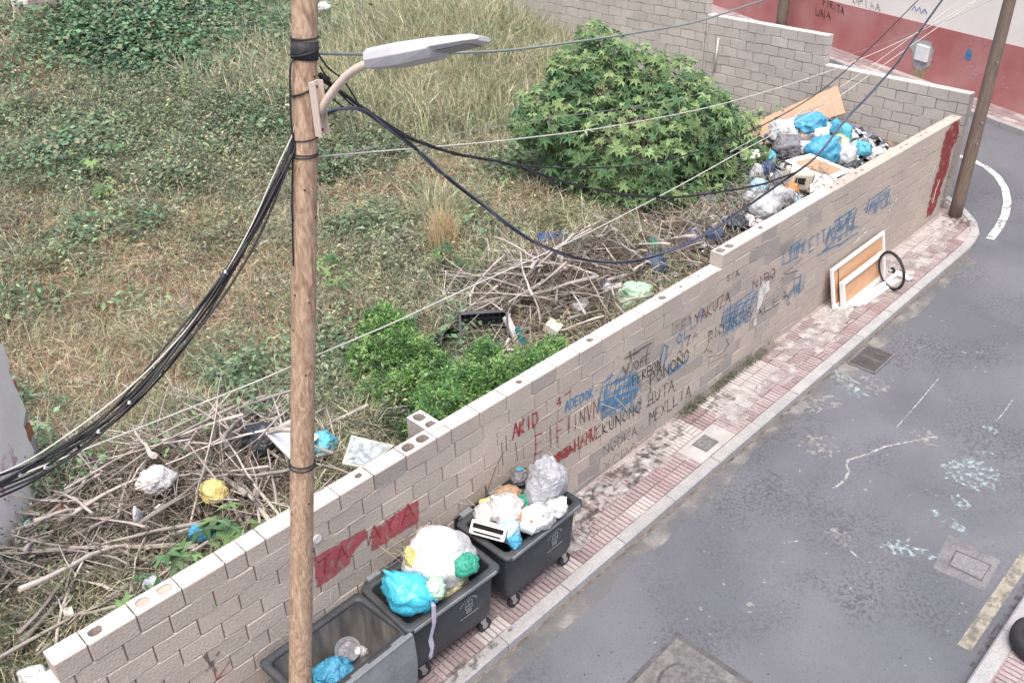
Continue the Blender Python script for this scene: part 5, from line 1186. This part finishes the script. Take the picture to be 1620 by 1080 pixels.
# --- contents of the middle container
bag(699, 884, 112, 92, 'bigwhite', 'bulging white plastic bag in the refuse container', pos=on_z(697, 882, 1.08), crump=.14, knot=False, depth=.30)
wb = on_z(697, 882, 1.08)
bag(655, 892, 22, 62, 'yellow', 'yellowed end of a bag pressed against the big white bag', pos=on_z(653, 892, 1.10), knot=False, crump=.22, depth=.12)
bag(735, 892, 40, 30, 'green', 'green bag showing through a tear beside the big white bag', pos=on_z(738, 893, 1.16), knot=False, depth=.12)
bag(652, 938, 88, 62, 'bigcyan', 'crumpled turquoise bag in the refuse container', pos=on_z(650, 938, 1.03), crump=.16, depth=.20)
bag(688, 933, 32, 30, 'mint', 'tied mint green bag on the edge of the turquoise bag', pos=on_z(688, 932, 1.10), crump=.4)
bag(715, 935, 66, 40, 'olive', 'olive rubbish sheet under the big white bag', pos=on_z(708, 926, .80), knot=False, depth=.16)
m_strip = mat('striped_ribbon', (.62, .60, .66), .8, .1, 6, 50, .1, .2, col2=(.42, .36, .50), stretch=(60, 60, 3))
rb = [on_z(681, 945, 1.05), on_wall(686, 958, -.90), on_wall(687, 985, -.905), on_wall(681, 1010, -.905), on_wall(684, 1024, -.91), on_wall(681, 1037, -.915)]
v, f = ribbon([Vector(q) for q in rb], .07, (.3, -1, .3)); MB().add(v, f).prism([rb[5]+np.array([0, -.002, 0]), rb[5]+np.array([.03, -.002, -.02]), rb[5]+np.array([-.02, -.002, -.03])], (0, -.002, 0)).build('ribbon', m_strip, None, 'pale striped ribbon hanging over the container front', 'ribbon')
# --- contents of the right container
bag(862, 770, 60, 82, 'grey', 'tall grey translucent bag leaning against the wall on the heaped container', pos=on_z(862, 768, 1.18), crump=.3, depth=.24)
bag(878, 802, 34, 26, 'white', 'gathered white mouth of the tall grey bag', pos=on_z(880, 804, 1.10), crump=.5, depth=.09)
bag(800, 806, 56, 46, 'white', 'round white bag in the heaped container', pos=on_z(802, 806, 1.04), depth=.2)
bag(842, 824, 56, 36, 'white', 'flat white bag with reddish print in the heaped container', pos=on_z(848, 820, 1.04), depth=.16)
bag(771, 809, 34, 34, 'white', 'small white bag in the corner of the heaped container', pos=on_z(768, 812, .98), knot=False)
bag(773, 794, 24, 16, 'yellow', 'yellow scrap of plastic in the heaped container', name='plastic_scrap', cat='scrap', pos=on_z(772, 796, 1.02), knot=False)
bag(803, 781, 44, 20, 'brown', 'crumpled brown paper in the heaped container', name='paper', cat='paper', pos=on_z(803, 782, 1.02), knot=False, crump=.4)
bag(829, 795, 24, 26, 'green', 'green bag wedged beside the tall grey bag', pos=on_z(829, 797, 1.0), knot=False)
bag(808, 836, 36, 34, 'lblue', 'pale blue bag in the heaped container', pos=on_z(806, 840, .97), knot=False)
bag(815, 855, 22, 20, 'blue', 'bright blue bag at the front rim of the heaped container', pos=on_z(815, 856, .98), knot=False)
bag(829, 818, 16, 14, 'orange', 'orange scrap between white bags', name='plastic_scrap', cat='scrap', pos=on_z(829, 818, 1.08), knot=False)
bag(822, 752, 22, 20, 'dgrey', 'dark rubbish behind the tall grey bag', pos=on_z(822, 756, 1.06), knot=False, crump=.5)
bag(822, 742, 10, 8, 'blue', 'tiny blue scrap behind the tall grey bag', name='plastic_scrap', cat='scrap', pos=on_z(822, 743, 1.12), knot=False)
bag(815, 770, 60, 50, 'dgrey', 'dark grey bags filling the bottom of the heaped container', pos=on_z(822, 800, .78), knot=False, depth=.25)
def boxthing(px, py, z, size, rot, material, label, name, cat, bev=.006, extra=None, pos=None):
    p = Vector(pos) if pos is not None else Vector(on_z(px, py, z)); R_ = Euler(rot).to_matrix()
    root = empty(name, tuple(p), label, cat)
    MB().box(p, size, R_).build('shell', material, root, bevel=bev)
    for (off, sz, mt_, nm) in (extra or []): MB().box(p+R_ @ Vector(off), sz, R_).build(nm, mt_, root)
    return root
boxthing(775, 838, .98, (.40, .16, .24), (math.radians(50), .1, math.radians(-62)), m_white, 'white and black slotted appliance box in the heaped container', 'appliance', 'appliance', .02, [((0, .02, .121), (.34, .05, .008), m_dark, 'slot'), ((.202, 0, 0), (.012, .14, .2), m_black, 'end_panel'), ((0, -.045, .121), (.30, .02, .008), m_rubber, 'trim'), ((0, -.082, .02), (.30, .008, .05), m_rubber, 'grille')])
tb = boxthing(838, 830, 1.08, (.17, .15, .10), (.35, -.3, .4), m_white, 'white takeaway box with small red print in the heaped container', 'takeaway_box', 'box', .02, [((.02, 0, .052), (.04, .035, .003), mat('red_print', (.55, .14, .10), .7, .3, 30, 80, 0, .2, alpha=(60, .4, .5, .2, 1)), 'print')])
# --- contents of the left container
bag(528, 1056, 62, 44, 'blue', 'blue plastic sheet crumpled in the stained container', pos=on_z(528, 1066, .62), knot=False, crump=.3)
pc_ = Vector(on_z(552, 1032, .62)); pail = empty('pail', tuple(pc_), 'small white open pail in the stained container', 'pail')
ax_ = Vector((-.25, -.35, .9)).normalized(); MB().tube([pc_-ax_*.06, pc_+ax_*.13], [.10, .125], 20, False).build('side', m_whited, pail); MB().tube([pc_-ax_*.06, pc_-ax_*.055], .10, 20).build('bottom', m_whited, pail); MB().tube([pc_+ax_*.03, pc_+ax_*.035], .108, 20).build('contents', BAG['dgrey'], pail)
bag(572, 1022, 22, 14, 'white', 'white paper scrap beside the pail in the stained container', name='plastic_scrap', cat='scrap', pos=on_z(570, 1030, .62), knot=False)

# --- framed boards and wheel leaning on the wall
def gpv(px, py): return Vector(on_street(px, py, 0))
p0 = Vector((12.43, -.24, pz(12.43)+.012))
lx = Vector((1, 0, SL)).normalized(); lean = Vector((0, .22, .95)).normalized(); out_ = lx.cross(lean).normalized(); out_ = -out_ if out_.y > 0 else out_
def panel(org, Wd, Ht, th, label, fw_=.05, name='framed_board', strap=False):
    root = empty(name, tuple(org), label, 'board'); R_ = Matrix((lx, lean, out_)).transposed()
    def c(u, v, w_): return org+lx*u+lean*v+out_*w_
    MB().box(c(Wd/2, Ht/2, 0), (Wd-fw_*1.2, Ht-fw_*1.2, .008), R_).build('panel', m_ply, root)
    for (u, v, a, d_) in ((Wd/2, fw_/2, Wd, fw_), (Wd/2, Ht-fw_/2, Wd, fw_), (fw_/2, Ht/2, fw_, Ht-2*fw_), (Wd-fw_/2, Ht/2, fw_, Ht-2*fw_)): MB().box(c(u, v, th*.2), (a, d_, th), R_).build('rail', m_white, root, bevel=.003)
    if strap: MB().tube([c(Wd*.13, Ht-fw_, .01), c(Wd*.10, Ht*.35, .02)], .006, 6).build('strap', m_black, root)
    return root, c
panel(Vector((p0.x, -.24, p0.z)), 1.84, .71, .045, 'large white framed plywood board leaning against the wall', .055, strap=True)
panel(Vector((p0.x+.12, -.34, p0.z)), 1.46, .47, .075, 'smaller white framed plywood board leaning in front of the large one', .055)
for k in range(5):
    a_ = gpv(1324+k*6, 491-k*1.5); c_ = gpv(1400+k*4, 446-k*.5); zz = .012+.012*(k % 3)
    a_ = gpv(1326+k*8, 490-k*.6); c_ = gpv(1402+k*6, 446-k*1.5); MB().box((a_+c_)/2+Vector((0, 0, zz)), ((c_-a_).length*(1-.05*k), .065, .014), Euler((random.uniform(-.3, .3), -SL, math.atan2((c_-a_).y, (c_-a_).x)+random.uniform(-.02, .02))).to_matrix()).build('white_slat', m_white, None, 'white plastic slat lying along the foot of the leaning boards', 'slat', 'white slats at the foot of the boards')
a_, c_, d_ = gpv(1362, 478), gpv(1428, 432), gpv(1440, 447)
for (p, q, lb_, wd) in ((gpv(1352, 487), gpv(1418, 437), 'long white angle trim lying on the pavement', .06), (gpv(1416, 434), gpv(1440, 446), 'short white angle trim lying across the pavement', .11)):
    MB().box((p+q)/2+Vector((0, 0, .045)), ((q-p).length, wd, .035), Euler((.2, -SL, math.atan2((q-p).y, (q-p).x))).to_matrix()).build('trim', m_white, None, lb_, 'trim', bevel=.004)
wc = gpv(1400, 440); wcx = Vector((13.68, -.59, pz(13.68)+.345))
bw = empty('bicycle_wheel', (wcx.x, wcx.y, pz(wcx.x)), 'bicycle wheel leaning against the end of the framed boards', 'wheel')
wn = Vector((.88, -.47, .10)).normalized(); wu = wn.orthogonal().normalized(); wv_ = wn.cross(wu); RW = wcx.z-pz(wcx.x)-.02; RW = min(max(RW, .26), .36)
def circ(r, o=0): return [wcx+(wu*math.cos(a)+wv_*math.sin(a))*r+wn*o for a in np.linspace(0, 2*PI, 49)]
MB().tube(circ(RW), .022, 10, False).build('tyre', m_rubber, bw); MB().tube(circ(RW-.03), .013, 8, False).build('rim', m_metal, bw)
MB().tube([wcx-wn*.06, wcx+wn*.06], .022, 12).build('hub', m_metal, bw); MB().tube([wcx+wn*.02, wcx+wn*.035], .055, 18).build('sprocket', m_rubber, bw)
for k in range(24):
    a = 2*PI*k/24; MB().tube([wcx+wn*(.03 if k % 2 else -.03)+(wu*math.cos(a+.2)+wv_*math.sin(a+.2))*.02, wcx+(wu*math.cos(a)+wv_*math.sin(a))*(RW-.035)], .0018, 4).build('spoke', m_metal, bw)

# --- rubbish heap in the far corner
for a in [(1284, 198, 52, 26, 'blue', 'large blue bag resting below the cardboard sheet'), (1320, 203, 20, 20, 'blue', 'small blue bag between the large blue bag and the wall'), (1334, 214, 24, 28, 'cyan', 'pointed turquoise bag tucked under the far wall'), (1303, 240, 46, 34, 'blue', 'blue bag behind the beige framed panel'), (1365, 237, 24, 20, 'cyan', 'small blue bag nearest the street wall corner'), (1326, 226, 26, 17, 'yellow', 'yellow bag among the blue bags'),
          (1242, 208, 46, 28, 'clear', 'clear grey bag against the cardboard sheet'), (1250, 232, 46, 26, 'dgrey', 'dark grey torn bag below the clear bag'), (1272, 234, 22, 18, 'white', 'white bag beside the dark grey torn bag'), (1337, 246, 34, 28, 'clear', 'clear bag of cans next to the blue bags'), (1276, 206, 22, 18, 'white', 'white striped bag in front of the large blue bag'), (1298, 214, 26, 16, 'white', 'white bag in the middle of the blue bags'), (1308, 203, 20, 14, 'white', 'small white bag under the pointed turquoise bag'),
          (1233, 312, 36, 28, 'clear', 'grey clear bag close behind the street wall'), (1210, 330, 44, 34, 'clear', 'crumpled clear bag with dark contents behind the wall'), (1166, 354, 36, 18, 'black', 'shiny black bag under the castor bush'), (1200, 297, 26, 22, 'lblue', 'pale blue bag beneath the sagging cable'), (1222, 252, 16, 18, 'cyan', 'small turquoise scrap bag among the sticks'), (1195, 275, 22, 24, 'clear', 'pale clear bag at the edge of the castor bush'), (1215, 268, 20, 20, 'navy', 'navy rag among the sticks of the heap'), (1238, 250, 18, 20, 'black', 'black bag among the sticks of the heap'), (1252, 300, 20, 16, 'orange', 'faded orange rag near the cream appliance'), (1345, 262, 30, 16, 'black', 'black bag against the back of the street wall'), (1385, 240, 22, 10, 'white', 'white scraps heaped in the wall corner'), (1352, 230, 14, 10, 'lblue', 'pale blue scrap beside the turquoise bag'), (1375, 248, 20, 8, 'clear', 'clear plastic film in the wall corner'), (1186, 347, 14, 12, 'white', 'white ball shaped bag near the black bag'), (1195, 354, 22, 8, 'white', 'flat white scrap against the wall back'), (1130, 372, 26, 16, 'navy', 'dark navy bag under the castor leaves'), (1268, 222, 18, 12, 'brown', 'brown rag in the middle of the bag heap'), (1228, 285, 16, 16, 'dgrey', 'dark grey scrap below the sticks'), (1320, 252, 18, 12, 'brown', 'brown scrap under the clear bag of cans')]:
    bag(a[0], a[1], a[2]*1.08, a[3]*1.12, a[4], a[5], lift=.12+a[3]*.004)
for k in range(20):
    x, y = random.uniform(12.9, 16.6), random.uniform(.55, 2.8); c_ = random.choice(['grey', 'dgrey', 'clear', 'black', 'dgrey', 'white'][:5])
    d_ = float((np.array([x, y, 1.6])-CAM)@FF); w_ = random.uniform(.22, .42)*F/d_
    bag(0, 0, w_, w_*random.uniform(.55, .8), c_, 'small crumpled grey or black bag packed between the coloured bags of the corner heap', pos=(x, y, float(G(x, y))+random.uniform(.0, .12)), group='small grey bags of the corner heap', crump=.34)
# many small scraps of rubbish nobody could count
mb = {k: MB() for k in ('white', 'clear', 'navy', 'lblue', 'brown', 'black')}
def scrap(p, s, key):
    R_ = Euler((random.uniform(-.9, .9), random.uniform(-.9, .9), random.uniform(0, 6))).to_matrix(); n_ = random.randrange(4, 7)
    P = [p+R_ @ Vector((math.cos(2*PI*k/n_)*s*random.uniform(.5, 1.2), math.sin(2*PI*k/n_)*s*random.uniform(.4, .9), random.uniform(-.25, .25)*s)) for k in range(n_)]; c = p+R_ @ Vector((0, 0, s*.25))
    mb[key].add([c]+P, [(0, 1+k, 1+(k+1) % n_) for k in range(n_)])
for k in range(1500):
    x = random.gauss(14.6, 1.6); y = abs(random.gauss(.9, 1.0))+.35
    if x > 17.05 or y > 3.6: continue
    scrap(Vector((x, y, float(G(x, y))+random.uniform(.02, .16))), random.uniform(.04, .14), random.choices(list(mb), [5, 4, 2, 2, 3, 4])[0])
for k in range(170):
    cx, cy, rx, ry = random.choice(HEAPS[1:3]+[(.8, 3.2, .8, .8), (5.2, 2.2, 1.0, .8)]); x = random.gauss(cx, rx*.55); y = max(.4, random.gauss(cy, ry*.6)); scrap(Vector((x, y, float(G(x, y))+random.uniform(.03, .25))), random.uniform(.025, .075), random.choices(list(mb), [7, 3, 1, 1, 2, 1])[0])
for k_, q in mb.items():
    if q.v: q.build('litter', BAG[k_], None, {'white': 'white', 'clear': 'greyish clear', 'navy': 'navy', 'lblue': 'pale blue', 'brown': 'brown', 'black': 'black'}[k_]+' plastic scraps scattered through the rubbish', None, None, 'stuff', fix=False)
# cardboard sheet leaning on the far wall
q = [hit(1175, 228, .25), wall_v(1336, 134)+np.array([-.06, 0, 0]), wall_v(1352, 165)+np.array([-.10, 0, 0]), hit(1192, 226, .05)]
tl_, tr_ = Vector(wall_v(1327, 134))+Vector((-.05, 0, 0)), Vector(wall_v(1352, 165))+Vector((-.35, 0, -.10))
bl_ = Vector(hit(1190, 223, .30))
nrm = (tr_-tl_).cross(bl_-tl_).normalized(); dr_ = Vector(ray(1182, 198)); w1 = Vector(CAM)+dr_*((tl_-Vector(CAM)).dot(nrm)/dr_.dot(nrm))
MB().prism([tl_, tr_, bl_, w1], nrm*.03).build('cardboard', m_card, None, 'big plain cardboard sheet leaning against the far block wall', 'cardboard')
# framed panel, white panel, appliances
def flat(pxs, lifts, th, material, label, name, cat, inner=None):
    P = [Vector(hit(a, c, l)) for (a, c), l in zip(pxs, lifts)]; nn = (P[1]-P[0]).cross(P[2]-P[0]).normalized(); nn = nn if nn.z > 0 else -nn
    n0 = (P[1]-P[0]).cross(P[2]-P[0]).normalized(); P[3] = P[3]-n0*(P[3]-P[0]).dot(n0)
    root = empty(name, tuple(sum(P, Vector())/4), label, cat); MB().prism(P, -nn*th).build('frame', material, root)
    if inner:
        c = sum(P, Vector())/4; MB().prism([c+(p-c)*inner[1]+nn*.003 for p in P], nn*.004).build('panel', inner[0], root)
    return root
flat([(1242, 254), (1282, 243), (1348, 270), (1310, 282)], [.42, .40, .34, .36], .04, m_white, 'beige board with white frame lying on the rubbish heap', 'framed_board', 'board', (m_card, .72))
flat([(1283, 270), (1325, 282), (1318, 296), (1285, 308)], [.30, .25, .2, .2], .03, m_white, 'white panel propped under the beige framed board', 'panel', 'panel')
flat([(1170, 242), (1200, 236), (1203, 248), (1172, 254)], [.40, .40, .35, .35], .03, m_white, 'white board sticking out beside the castor bush', 'panel', 'panel')
boxthing(1262, 280, 0, (.42, .36, .34), (.1, .15, -.6), mat('cream_plastic', (.62, .58, .47), .5, .08, 5, 40, .05, .4), 'cream coloured appliance body among the sticks', 'appliance', 'appliance', .04, [((-.05, -.182, .03), (.2, .01, .12), m_rubber, 'window'), ((.212, 0, 0), (.012, .32, .3), m_black, 'side_panel')], pos=hit(1262, 282, .22))

# --- things round the middle heap
def tray(px, py, label):
    p = Vector(hit(px, py, .25)); R_ = Euler((math.radians(62), 0, math.radians(-40))).to_matrix(); root = empty('crate', tuple(p), label, 'crate')
    W, D, H_ = .66, .48, .40; m_cr = mat('crate_plastic', (.085, .085, .10), .55, .2, 5, 30, .1, .4)
    def bar(a, c, r=.012): MB().box(p+R_ @ ((Vector(a)+Vector(c))/2), tuple(abs(x)+r*2 for x in (Vector(c)-Vector(a))), R_).build('bar', m_cr, root)
    for z in (-H_/2, H_/2):
        for y in (-D/2, D/2): bar((-W/2, y, z), (W/2, y, z), .016)
        for x in (-W/2, W/2): bar((x, -D/2, z), (x, D/2, z), .016)
    for x in (-W/2, W/2):
        for y in (-D/2, D/2): bar((x, y, -H_/2), (x, y, H_/2), .016)
    for k in range(1, 8):
        x = -W/2+W*k/8
        for y in (-D/2, D/2): bar((x, y, -H_/2), (x, y, H_/2), .011)
        bar((x, -D/2, -H_/2), (x, D/2, -H_/2), .010)
    for k in range(1, 5):
        for x in (-W/2, W/2): bar((x, -D/2+D*k/5, -H_/2), (x, -D/2+D*k/5, H_/2), .011)
        bar((-W/2, -D/2+D*k/5, -H_/2), (W/2, -D/2+D*k/5, -H_/2), .011)
    for (c_, sz) in (((0, 0, -H_/2), (W, D, .004)), ((0, D/2, -.05), (W, .004, H_*.7)), ((W/2, 0, -.04), (.004, D, H_*.75)), ((-W/2, 0, -.04), (.004, D, H_*.75))): MB().box(p+R_ @ Vector(c_), sz, R_).build('side_panel', m_rubber, root)
    for z in (-.06, .05):
        for y in (-D/2, D/2): bar((-W/2, y, z), (W/2, y, z), .006)
        for x in (-W/2, W/2): bar((x, -D/2, z), (x, D/2, z), .006)
tray(765, 520, 'upturned black slatted plastic crate lying in the brush')
p = Vector(hit(706, 543, .2)); ax_ = Vector((.05, -.75, .35)).normalized(); pot = empty('bucket', tuple(p), 'black bucket lying on its side with its mouth towards the street', 'bucket')
MB().tube([p-ax_*.2, p+ax_*.14], [.15, .20], 24, False).build('side', m_rubber, pot); MB().tube([p-ax_*.2, p-ax_*.19], .15, 24).build('bottom', m_rubber, pot); MB().tube([p+ax_*.13, p+ax_*.15], [.205, .205], 24, False).build('rim', m_bing, pot)
def plank(a, c, w_, th, material, label, name, cat, l0=.3, l1=.1):
    A_, B_ = Vector(hit(*a, l0)), Vector(hit(*c, l1)); d = B_-A_; MB().box((A_+B_)/2, (d.length, w_, th), d.to_track_quat('X', 'Z').to_matrix()).build(name, material, None, label, cat, bevel=.004)
plank((800, 500), (823, 548), .11, .05, m_whited, 'peeling white plank standing beside the black crate', 'plank', 'plank', .5, .12)
plank((818, 518), (829, 545), .09, .03, mat('teal_plastic', (.03, .16, .17), .5, .1, 5, 30, .1, .4), 'dark teal plastic strip beside the white plank', 'strip', 'strip', .42, .2)
plank((792, 560), (806, 535), .035, .035, m_whited, 'short pale stick leaning on the black crate', 'stick', 'stick', .1, .3)
plank((865, 512), (885, 524), .22, .12, mat('pale_box', (.52, .50, .42), .7, .1, 5, 40, .1, .3), 'pale cardboard carton in the brush heap', 'carton', 'carton', .25, .2)
for a in [(1003, 466, 62, 30, 'mint', 'pale mint plastic sack lying against the wall back'), (968, 462, 30, 26, 'white', 'crumpled white bag beside the mint sack'), (985, 482, 20, 14, 'mint', 'small mint scrap of sack by the wall'), (1033, 391, 24, 24, 'green', 'green topped bag in the brush by the castor bush'), (1092, 384, 28, 24, 'purple', 'dull purple bag under the castor bush'), (1036, 420, 32, 34, 'navy', 'dark navy bag deep in the brush heap'), (905, 379, 18, 16, 'lblue', 'bright pale blue bag at the top of the brush heap'), (892, 370, 10, 10, 'cyan', 'small turquoise bag beside the flattened blue container'), (848, 404, 28, 14, 'white', 'white scrap of sheet on the brush heap'), (918, 484, 26, 16, 'white', 'white bag low in the brush heap'), (886, 415, 12, 22, 'white', 'upright white scrap in the brush heap'), (648, 508, 22, 14, 'white', 'white bag behind the feathery shrub'), (647, 467, 14, 10, 'clear', 'pale stone coloured bag among weeds'), (1042, 448, 14, 10, 'blue', 'blue scrap behind the mint sack'), (892, 520, 14, 14, 'clear', 'clear scrap beside the pale carton'), (716, 572, 10, 12, 'white', 'white scrap in front of the black bucket'), (552, 212, 14, 12, 'blue', 'blue scrap lost in the tall grass'), (955, 457, 14, 22, 'navy', 'blue and white rag next to the crumpled white bag')]:
    bag(*a[:6], crump=.3)
bag(838, 435, 16, 10, 'orange', 'orange plastic ball in the brush heap', name='ball', cat='ball', knot=False, crump=.05)
p = Vector(hit(872, 378, .18)); fl = empty('jerry_can', tuple(p), 'flattened dark blue plastic container with a round hole', 'container'); R_ = Euler((.2, .1, -.7)).to_matrix()
MB().box(p, (.46, .26, .12), R_).build('shell', BAG['navy'], fl, bevel=.04); MB().tube([p+R_ @ Vector((.10, 0, .055)), p+R_ @ Vector((.10, 0, .075))], .06, 18).build('cap_ring', BAG['navy'], fl); MB().tube([p+R_ @ Vector((.10, 0, .06)), p+R_ @ Vector((.10, 0, .079))], .035, 14).build('hole', m_dark, fl)
# --- things round the left heap
bag(247, 758, 56, 34, 'white', 'white half open sack on the left brush heap', pos=hit(247, 758, .35), crump=.22)
bag(338, 777, 46, 30, 'yellow', 'yellow ball shaped bag under branches on the left heap', pos=hit(338, 777, .30), crump=.12, knot=False)
bag(412, 698, 46, 52, 'black', 'shiny black bag beside the white framed screen', pos=hit(412, 698, .25), crump=.3)
bag(508, 703, 44, 36, 'cyan', 'turquoise bag partly behind the timber pole', pos=hit(508, 703, .2), crump=.28)
bag(320, 843, 38, 34, 'blue', 'bright blue cloth above the castor seedling', name='cloth', cat='cloth', pos=hit(320, 842, .4), knot=False, crump=.35, depth=.05)
bag(242, 922, 32, 20, 'clear', 'translucent plastic tub behind the wall top', name='tub', cat='tub', pos=on_z(242, 924, 1.75), knot=False, crump=.08)
bag(218, 818, 10, 34, 'clear', 'clear plastic bottle standing in the left brush heap', name='bottle', cat='bottle', pos=hit(218, 818, .35), knot=False, crump=.06)
bag(122, 876, 16, 10, 'white', 'white cup on the ground left of the brush heap', name='cup', cat='cup', pos=hit(122, 876, .05), knot=False, crump=.1)
bag(100, 820, 26, 22, 'brown', 'broken reddish brick lump by the left brush heap', name='rubble', cat='rubble', pos=hit(100, 822, .06), knot=False)
bag(95, 812, 16, 14, 'orange', 'orange brick fragment by the left brush heap', name='rubble', cat='rubble', pos=hit(96, 808, .1), knot=False)
bag(60, 820, 14, 12, 'navy', 'small navy blue can left of the brush heap', name='can', cat='can', pos=hit(60, 822, .05), knot=False, crump=.05)
bag(10, 972, 10, 16, 'orange', 'orange capped bottle in low weeds', name='bottle', cat='bottle', pos=hit(10, 972, .05), knot=False, crump=.05)
bag(52, 1066, 42, 22, 'white', 'pale rounded tub beside the low end of the wall', name='tub', cat='tub', pos=on_z(50, 1066, 1.55), knot=False, crump=.05)
m_glass = mat('dusty_screen', (.42, .45, .50), .35, .15, 5, 30, .1, .5, col2=(.52, .55, .60))
flat([(420, 684), (465, 660), (505, 690), (464, 727)], [.45, .5, .4, .35], .035, m_white, 'white framed window screen propped behind the timber pole', 'window_screen', 'screen', (m_glass, .82))
m_scr2 = mat('mottled_glass', (.22, .26, .27), .4, .35, 14, 40, .2, .5, col2=(.50, .54, .57))
flat([(541, 733), (556, 688), (624, 704), (578, 740)], [.55, .6, .6, .55], .03, mat('grey_green_frame', (.40, .42, .37), .7, .15, 5, 40, .1, .3), 'weathered framed sheet with mottled pale glass behind the wall', 'window_pane', 'window', (m_scr2, .84))
flat([(18, 862-30), (40, 830), (42, 836), (20, 842)], [.12, .12, .1, .1], .05, m_whited, 'pale broken slab at the foot of the plaster wall', 'slab', 'slab')
flat([(98, 962), (113, 958), (118, 972), (104, 980)], [.3, .3, .25, .25], .02, m_whited, 'pale paper square by the wall end', 'paper', 'paper')

# ------------------------------------------------------------------ plastered wall stub at the left, ruins at the back
e0 = np.array(on_z(84, 768, .95)[:2]); e1 = e0+np.array([-3.5, -4.5]); ed = (e1-e0)/np.linalg.norm(e1-e0); en = np.array([.79, -.61])
pw_ = empty('plaster_wall', (e0[0], e0[1], .8), 'pale plastered wall stub with broken brick end at the lot edge', 'wall')
prof = [(0, .5)]; z = .5
while z < 3.4:
    prof.append((random.uniform(-.05, .07)+(.10 if z < 2.0 else 0), z)); z += .09
q = [Vector((*(e0+ed*(.0+u)), z)) for u, z in prof]+[Vector((*(e0+ed*5.0), 3.4)), Vector((*(e0+ed*5.0), .5))]
MB().prism(q, Vector((-en[0]*.16, -en[1]*.16, 0))).build('plaster', m_plaster, pw_)
for k in range(14):
    z = .62+k*.19; c = e0+ed*(.0+random.uniform(.03, .12))-en*.085; MB().box((c[0], c[1], z), (.26, .12, .16), Euler((random.uniform(-.03, .03), 0, math.atan2(ed[1], ed[0])+random.uniform(-.05, .05))).to_matrix()).build('brick', m_brick if k % 3 == 0 else m_mortarl, pw_)
rp_ = Vector(on_vert(10, 742, e0, e1)); MB().box(rp_, (.5, .012, .25), Euler((0, .2, math.atan2(ed[1], ed[0]))).to_matrix()).build('red_stain', spray('red_stain', (.42, .16, .17), (6, .45, .6, 0, .6)), pw_)
def ruin(px, py, w_, h_, d_, material, label, rz, name='ruin_wall', extra=()):
    p = Vector(hit(px, py)); root = empty(name, tuple(p), label, 'ruin'); R_ = Euler((0, 0, rz)).to_matrix()
    n_ = 9; P = [Vector((-w_/2, 0, -.3))]+[Vector((-w_/2+w_*k/n_, 0, h_*random.uniform(.75, 1.05))) for k in range(n_+1)]+[Vector((w_/2, 0, -.3))]
    MB().prism([p+R_ @ v for v in P], R_ @ Vector((0, d_, 0))).build('masonry', material, root)
    for (off, sz, mt_, nm) in extra: MB().box(p+R_ @ Vector(off), sz, R_).build(nm, mt_, root, bevel=.02)
    return root
ruin(68, 30, 1.5, 2.0, .3, m_plaster, 'pale ruined outbuilding with mauve door at the back of the lot', math.radians(-40), extra=[((.15, -.02, .75), (.85, .06, 1.1), mat('mauve_panel', (.30, .245, .245), .8, .15, 2, 30, .1, .2), 'door'), ((.66, -.12, .4), (.05, .05, 2.4), m_whited, 'post')])
ruin(150, 8, 2.4, 1.6, .3, m_mortarl, 'grey ruined masonry behind the creeper', math.radians(-40))
for a in ((22, 8), (34, 5), (205, -2), (240, -4), (225, 2)):
    p = hit(*a); r_ = empty('brick_pile', tuple(p), 'tumbled red bricks ' + ('beside the ruined outbuilding' if a[0] < 100 else 'above the creeper'), 'bricks', 'red brick tumble ' + ('by the outbuilding' if a[0] < 100 else 'above the creeper'))
    for k in range(9): MB().box((p[0]+random.gauss(0, .3), p[1]+random.gauss(0, .2), p[2]+.1+random.random()*.8), (.25, .12, .08), Euler((random.uniform(-.5, .5), random.uniform(-.5, .5), random.uniform(0, 3))).to_matrix()).build('brick', m_brick, r_)
p = hit(512, 10); bag(512, 10, 20, 14, 'white', 'white rubble lump behind the timber pole at the back', name='rubble', cat='rubble', pos=hit(512, 12, .9), knot=False)
